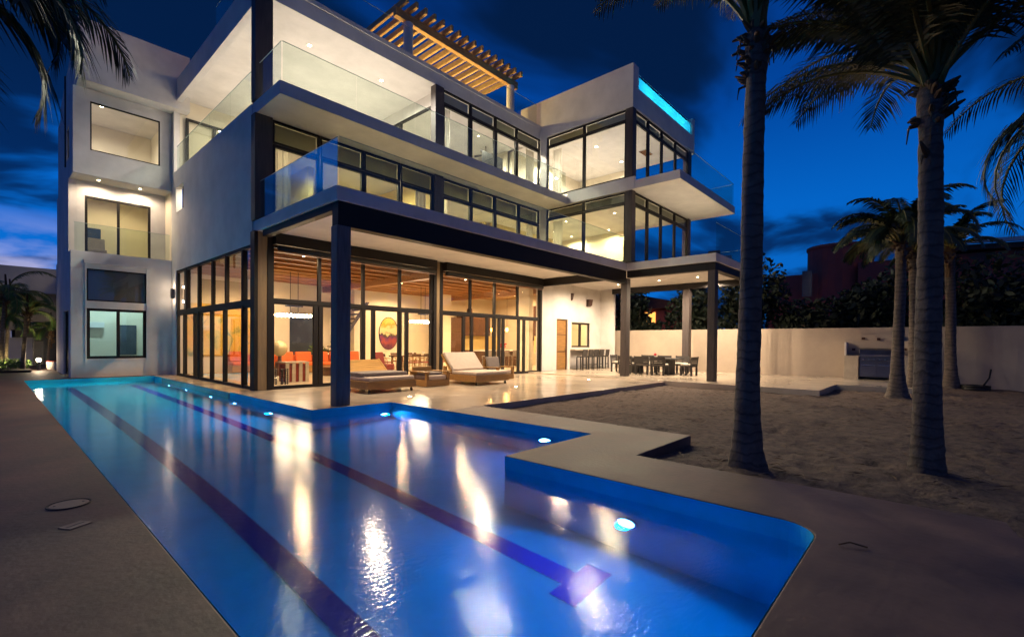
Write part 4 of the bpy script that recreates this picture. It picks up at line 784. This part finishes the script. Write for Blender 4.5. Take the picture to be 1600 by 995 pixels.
def palm(name, label, x, y, z0, z1, r_, crown_n, L, lean=(0, 0), wind=None, seed=1, mleaf='leaf_palm', leafl=.55, flare=1.9, group=None, ups=(.2, 1.35), skip=None, rings=True, els=None, dr=(1.3, 2.1), lw=.035):
    rnd = random.Random(seed); t_ = thing(name, label, 'palm tree', (x, y, z0), 0, group)
    h = z1-z0; b_ = MB(); k = 16; n_ = 90; base_i = 0
    for j in range(n_+1):
        t0 = j/n_; z = h*t0; rr = r_*(1-.18*t0)*(1+(flare-1)*math.exp(-t0*h/.45)); ph = (z/.115) % 1
        if rings: rr *= 1+.05*(1-ph)+.015*math.sin(j*7.3)
        if t0 > .90: rr *= 1+.22*math.sin((t0-.90)/.10*math.pi*.8)
        cx = lean[0]*t0**1.3; cy = lean[1]*t0**1.3
        for q in range(k): th = 2*math.pi*q/k; w_ = 1+.05*math.sin(th*3+z*2.1)+rnd.uniform(-.025, .025)+.16*math.exp(-z/.18)*math.sin(th*5+seed); b_.v.append((cx+rr*w_*math.cos(th), cy+rr*w_*math.sin(th), z))
    for j in range(n_):
        for q in range(k): b_.f.append((j*k+q, j*k+(q+1) % k, (j+1)*k+(q+1) % k, (j+1)*k+q))
    b_.f.append(tuple(n_*k+q for q in range(k))); b_.build('trunk', 'bark', t_, smooth=True)
    # boots: old frond bases around the neck
    bb = MB()
    for i in range(34):
        a = rnd.uniform(0, 6.28); z = h-abs(rnd.gauss(-.05, .28)); q = r_*rnd.uniform(.85, 1.05); u = Vector((math.cos(a), math.sin(a), 0)); c0 = Vector((lean[0], lean[1], z))+u*q; L_ = rnd.uniform(.06, .22)
        bb.tube([tuple(c0-u*.08), tuple(c0+u*L_*.35+Vector((0, 0, L_*.5))), tuple(c0+u*L_*.8+Vector((0, 0, L_*rnd.uniform(.3, .9))))], [.045, .032, .012], 6)
        if i % 4 == 0: bb.tube([tuple(c0-u*.08), tuple(c0+u*.08+Vector((0, 0, -.02))), tuple(c0+u*.10+Vector((0, 0, -rnd.uniform(.1, .3))))], [.02, .016, .006], 5)
    bb.tube([(lean[0], lean[1], h-.95), (lean[0], lean[1], h+.02)], r_*.8, 8)
    bb.build('frond_bases', 'dead_frond', t_)
    if crown_n > 3:
        b2 = MB(); b2.tube([(lean[0], lean[1], h-.1), (lean[0]+.02, lean[1], h+.5), (lean[0], lean[1], h+.9)], [r_*.95, r_*.6, .03], 10); b2.build('crown_shaft', 'dead_frond', t_)
    for i in range(crown_n):
        a = 2*math.pi*i/crown_n+rnd.uniform(-.25, .25); el = els[i % len(els)] if els else rnd.uniform(*ups)
        if wind is not None:
            da = (wind-a+math.pi) % (2*math.pi)-math.pi; a += da*.35
        Lf = L*rnd.uniform(.8, 1.1); rb, lf = frond_mesh(Lf, el, rnd.uniform(*dr), seed*100+i, leafl=leafl, w=lw)
        f_ = rb.build('frond', 'rachis', t_); g_ = lf.build('leaflets', mleaf, f_)
        f_.location = (lean[0]+.08*math.cos(a), lean[1]+.08*math.sin(a), h+rnd.uniform(-.05, .35)); f_.rotation_euler = (rnd.uniform(-.15, .15), 0, a)
    return t_
WIND = R(140)   # towards the left of the photograph
palm('coconut_palm', 'tall dark coconut palm standing nearest the pool walk, left of the two big trunks', 6.50, 1.78, -.17, 5.45, .138, 26, 2.8, lean=(.10, -.02), wind=WIND, seed=3, leafl=.62, flare=1.65, group='coconut palms in the sand garden', ups=(1.0, 1.55), dr=(.6, 1.25))
palm('coconut_palm', 'thick coconut palm at right with a ringed trunk, the nearer one of the right group', 7.74, .06, -.17, 4.6, .135, 40, 2.4, lean=(-.02, .02), wind=WIND, seed=5, leafl=.62, flare=1.45, group='coconut palms in the sand garden', ups=(.75, 1.55), dr=(.9, 1.5))
palm('coconut_palm', 'slim coconut palm in front of the barbecue grill', 18.4, .85, -.17, 4.5, .15, 22, 2.3, lean=(.0, -.05), wind=WIND, seed=8, leafl=.5, flare=2.3, group='coconut palms in the sand garden', ups=(.55, 1.5), dr=(1.2, 1.9), lw=.06)
palm('coconut_palm', 'leaning coconut palm just left of the thick ringed trunk', 21.3, .52, -.17, 4.7, .15, 20, 2.2, lean=(.3, .1), wind=WIND, seed=9, leafl=.5, flare=2.0, group='coconut palms in the sand garden', ups=(.55, 1.5), dr=(1.2, 1.9), lw=.06)
palm('coconut_palm', 'coconut palm hidden behind the thick ringed trunk, nearest the garden wall', 24.3, -.45, -.17, 5.0, .17, 18, 2.0, lean=(-.1, .1), wind=WIND, seed=10, leafl=.5, flare=1.8, group='coconut palms in the sand garden', ups=(.55, 1.5), dr=(1.2, 1.9), lw=.06)
palm('coconut_palm', 'dark coconut palm fronds reaching in from the right edge', 9.5, -2.15, -.17, 4.4, .18, 16, 3.0, wind=WIND, seed=12, leafl=.6, flare=1.8, group='coconut palms in the sand garden', ups=(-.1, 1.2))
palm('coconut_palm', 'dark coconut palm fronds hanging in at the upper left corner', -.62, 5.7, -.05, 4.3, .12, 30, 1.8, seed=14, leafl=.55, flare=1.6, ups=(-.3, 1.1), group='coconut palms left of the pool')
# small palms by the neighbour
def areca(x, y, h, lb, seed, L=1.5, n_=11, r_=.07):
    return palm('areca_palm', lb, x, y, -.05, h, r_, n_, L, seed=seed, mleaf='leaf_areca', leafl=.42, flare=1.5, group='small palms beside the bollard lamp', ups=(.2, 1.3), lean=(.15, .1))
areca(1.02, 30.2, 2.6, 'small lit palm with a slim trunk, nearest the bollard lamp', 21); areca(.35, 29.6, 3.3, 'bushy small palm at the far left edge', 22, 1.9); areca(.55, 33.0, 3.4, 'taller small palm behind the bollard lamp', 23, 1.8); areca(.1, 31.5, 2.2, 'low small palm in the left bed', 24, 1.6); areca(2.0, 33.5, 1.9, 'little palm in front of the neighbouring doorway', 25, 1.1, 9, .05)
def leafblob(mb, c, rx, ry, rz, n_, s, rnd):
    for i in range(n_):
        while True:
            p = Vector((rnd.uniform(-1, 1), rnd.uniform(-1, 1), rnd.uniform(-1, 1)))
            if .35 < p.length < 1+.12*rnd.random(): break
        q = Vector((c[0]+p.x*rx, c[1]+p.y*ry, c[2]+p.z*rz)); u = Vector((rnd.gauss(0, 1), rnd.gauss(0, 1), rnd.gauss(0, 1))).normalized(); v = u.cross(Vector((rnd.gauss(0, 1), rnd.gauss(0, 1), rnd.gauss(0, 1)))).normalized(); k = s*rnd.uniform(.6, 1.4)
        mb.quad(tuple(q-u*k), tuple(q+v*k*.45), tuple(q+u*k), tuple(q-v*k*.45))
def tree(name, label, x, y, h, w, seed, group, cat='tree', n_=1500, s=.22, z0=-.2, m='leaf_dark'):
    rnd = random.Random(seed); t_ = thing(name, label, cat, (x, y, z0), 0, group)
    tr = MB(); tr.tube([(0, 0, 0), (.1, .05, h*.35), (0, .1, h*.6)], [.16, .12, .07], 8)
    for i in range(5): a = i*1.25; tr.tube([(.08, .05, h*.35), (w*.35*math.cos(a), w*.35*math.sin(a), h*.65)], [.07, .03], 6)
    tr.build('trunk', 'bark', t_); cr = MB()
    for i in range(7):
        a = rnd.uniform(0, 6.28); r_ = rnd.uniform(0, .55)*w; zc = h*rnd.uniform(.28, .8); rr = w*rnd.uniform(.35, .6)
        leafblob(cr, (r_*math.cos(a), r_*math.sin(a), zc), rr, rr, min(rr, h*.3), n_//7, s, rnd)
    cr.build('crown', m, t_); return t_
G = 'dark trees beyond the garden wall'
rowt = [(28.5, 14.5, 6.2, 2.4, 'dark bushy tree behind the wall seen through the far side of the dining canopy'), (29.5, 11.2, 6.6, 2.8, 'dark tree behind the wall, left of the back canopy column'), (28.6, 8.0, 6.8, 2.8, 'dark tree behind the wall, right of the back canopy column'), (29, 5.2, 4.0, 2.6, 'dark tree behind the wall, left of the nearest palm trunk'),
        (29.5, 2.6, 4.8, 2.6, 'dark tree behind the wall, just right of the nearest palm trunk'), (30.5, .2, 5.9, 2.8, 'dark tree behind the wall above the barbecue'), (29, -1.9, 5.6, 2.5, 'dark tree behind the wall, above the thick ringed palm trunk'), (31, -3.6, 6.0, 2.8, 'dark tree behind the wall, right of the thick ringed palm trunk'), (30, -6.0, 6.2, 3.0, 'dark tree behind the wall at the right edge'), (34, -7.0, 7.2, 3.0, 'tall dark tree furthest to the right behind the wall')]
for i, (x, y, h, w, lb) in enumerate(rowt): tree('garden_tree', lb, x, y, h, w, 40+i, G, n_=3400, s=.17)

lt = MB(); rl = random.Random(5)
for i in range(420):
    if i < 150: c_ = rl.choice(((6.5, 1.78), (7.74, .06), (18.4, .85), (21.3, .52))); x = c_[0]+rl.gauss(0, .5); y = c_[1]+rl.gauss(0, .5)
    else: x = rl.uniform(5.9, 24); y = rl.uniform(-4, 7)
    if x < 7.7 and y > 2.7: continue
    a = rl.uniform(0, 6.28); ll = rl.uniform(.03, .14); w_ = rl.uniform(.006, .02); dx_, dy_ = math.cos(a)*ll, math.sin(a)*ll; z = -.112+rl.uniform(0, .02)
    lt.quad((x-dx_, y-dy_, z), (x+dy_*w_/ll, y-dx_*w_/ll, z+.012), (x+dx_, y+dy_, z+.005), (x-dy_*w_/ll, y+dx_*w_/ll, z+.01))
tag(lt.build('leaf_litter', 'dead_frond', kind='stuff'), 'scattered dry leaf scraps on the sand between the palms', 'leaf litter')

# ================================================================ NEIGHBOURS
rh = thing('red_villa', 'dark red neighbouring villa with round tower and tiled roof beyond the wall', 'house', (52, 0, -.2))
MB().box(0, 8, 8.2, 12.5, 0, 8.4).build('wall', 'terracotta', rh); MB().box(-.5, 8, -6, 5.2, 0, 9.0).build('wall', 'terracotta', rh); MB().lathe(2.2, 6.9, [(2.6, 0), (2.6, 10.7), (2.7, 10.75), (2.7, 11.0)], 30).build('round_tower', 'terracotta', rh)
MB().box(-.9, -.87, 8.6, 9.4, 6.2, 8.6).build('window', 'dark_panel', rh)
b_ = MB(); b_.side([(-8.6, 6.6), (-8.4, 7.2), (-5.2, 9.4), (2.5, 9.8), (2.5, 9.4), (-5.2, 9.0)], -1.2, 8.5, 'x'); b_.build('roof', 'roof_tile', rh)
b_ = MB(); b_.side([(-8.7, 6.9), (-8.55, 7.25), (-5.2, 9.45), (.4, 9.7), (.4, 10.0), (-5.3, 9.75), (-8.9, 7.4)], -1.5, -1.2, 'x'); b_.build('roof_trim', 'stucco', rh); MB().lathe(-1.0, -6.6, [(.42, 5), (.38, 5.4), (.35, 7.0), (.55, 7.2), (.62, 7.6)], 14).build('column', 'white_paint', rh)
lh = thing('lit_villa', 'distant villa with one warm lit arch under the dining canopy roof', 'house', (40, 18.5, -.2))
MB().box(0, 6, -2.5, 9, 0, 5.0).build('wall', 'terracotta', lh); b_ = MB(); b_.side([(-3.2, 5.0), (3, 6.4), (9.5, 5.0), (9.5, 4.8), (-3.2, 4.8)], -.5, 6.5, 'x'); b_.build('roof', 'roof_tile', lh); MB().box(-.05, -.002, .2, 1.6, 3.4, 4.5).build('lit_window', 'lit_window', lh); MB().box(-.06, -.002, 3.6, 3.9, 1.9, 3.2).build('lit_window', 'lit_window', lh)
nbh = thing('neighbour_building', 'beige flat roofed neighbouring building behind the small palms', 'building', (0, 36, 0))
MB().box(-7, 5, 0, 6, 3.9, 5.25).build('wall', 'stucco', nbh); MB().box(-7, 5, .4, 6, 1.9, 3.9).build('recessed_wall', 'stone', nbh); MB().box(.95, 5, -.3, 6, 1.5, 2.0).build('canopy', 'black', nbh); MB().box(.8, 1.6, 0, 6, 0, 1.5).build('wall', 'stucco', nbh); MB().box(3.0, 5, 0, 6, 0, 1.5).build('wall', 'stucco', nbh); MB().box(1.6, 3.0, .9, 1.0, 0, 1.5).build('doorway', 'dark_panel', nbh); MB().box(1.7, 2.05, .80, .86, .05, 1.3).build('curtain', 'paper', nbh)
MB().box(-7, .8, 0, 6, 0, 1.9).build('wall', 'stucco', nbh)
sb = MB(); sb.box(-3, 1.25, 28.9, 35.6, .002, .09); sb.build('planting_bed', 'soil', kind='structure', bevel=.02)
bl = thing('bollard_lamp', 'bright bollard lamp at the corner of the planting bed', 'lamp', (1.55, 30.6, 0)); MB().lathe(0, 0, [(.06, 0), (.06, .38)], 12).build('post', 'steel', bl); MB().ball((0, 0, .47), .085, 12).build('bulb', 'bulb_warm', bl, smooth=True); lamp('bollard_light', (0, 0, .62), 55, WARM, parent=bl, radius=.08)
bk = thing('paint_bucket', 'white bucket with a red rim on the path by the tower', 'bucket', (2.0, 31.0, 0)); MB().lathe(0, 0, [(.16, 0), (.19, .36)], 16).build('body', 'white_paint', bk); MB().lathe(0, 0, [(.20, .362), (.20, .41)], 16).build('rim', 'red', bk)
for x, y in ((.3, 29.3), (.75, 32.4)): 
    u = thing('garden_spotlight', 'small yellow uplight under the bushy palm' if y < 30 else 'small yellow uplight under the rear palms', 'lamp', (x, y, .09), 0, 'garden uplights'); MB().lathe(0, 0, [(.04, 0), (.05, .12)], 10).build('body', 'black', u); MB().lathe(0, 0, [(.035, .121), (.03, .126)], 10).build('lens', 'bulb_warm', u); lamp('spot_lamp', (0, 0, .16), 70, (1, .78, .32), parent=u, radius=.05, spot=120, dirv=(.1, .3, 1))
rnd = random.Random(77)
for i, (x, y, h, w, lb) in enumerate(((.5, 29.4, .5, .45, 'low leafy shrub at the front of the planting bed'), (-.2, 29.6, .7, .6, 'low leafy shrub left of the bollard lamp'), (.95, 31.0, .45, .4, 'small shrub beside the bollard lamp'))):
    t_ = thing('shrub', lb, 'shrub', (x, y, .09), 0, 'shrubs in the planting bed'); cr = MB(); leafblob(cr, (0, 0, h*.5), w, w, h*.5, 260, .06, rnd); cr.build('foliage', 'leaf_areca', t_)
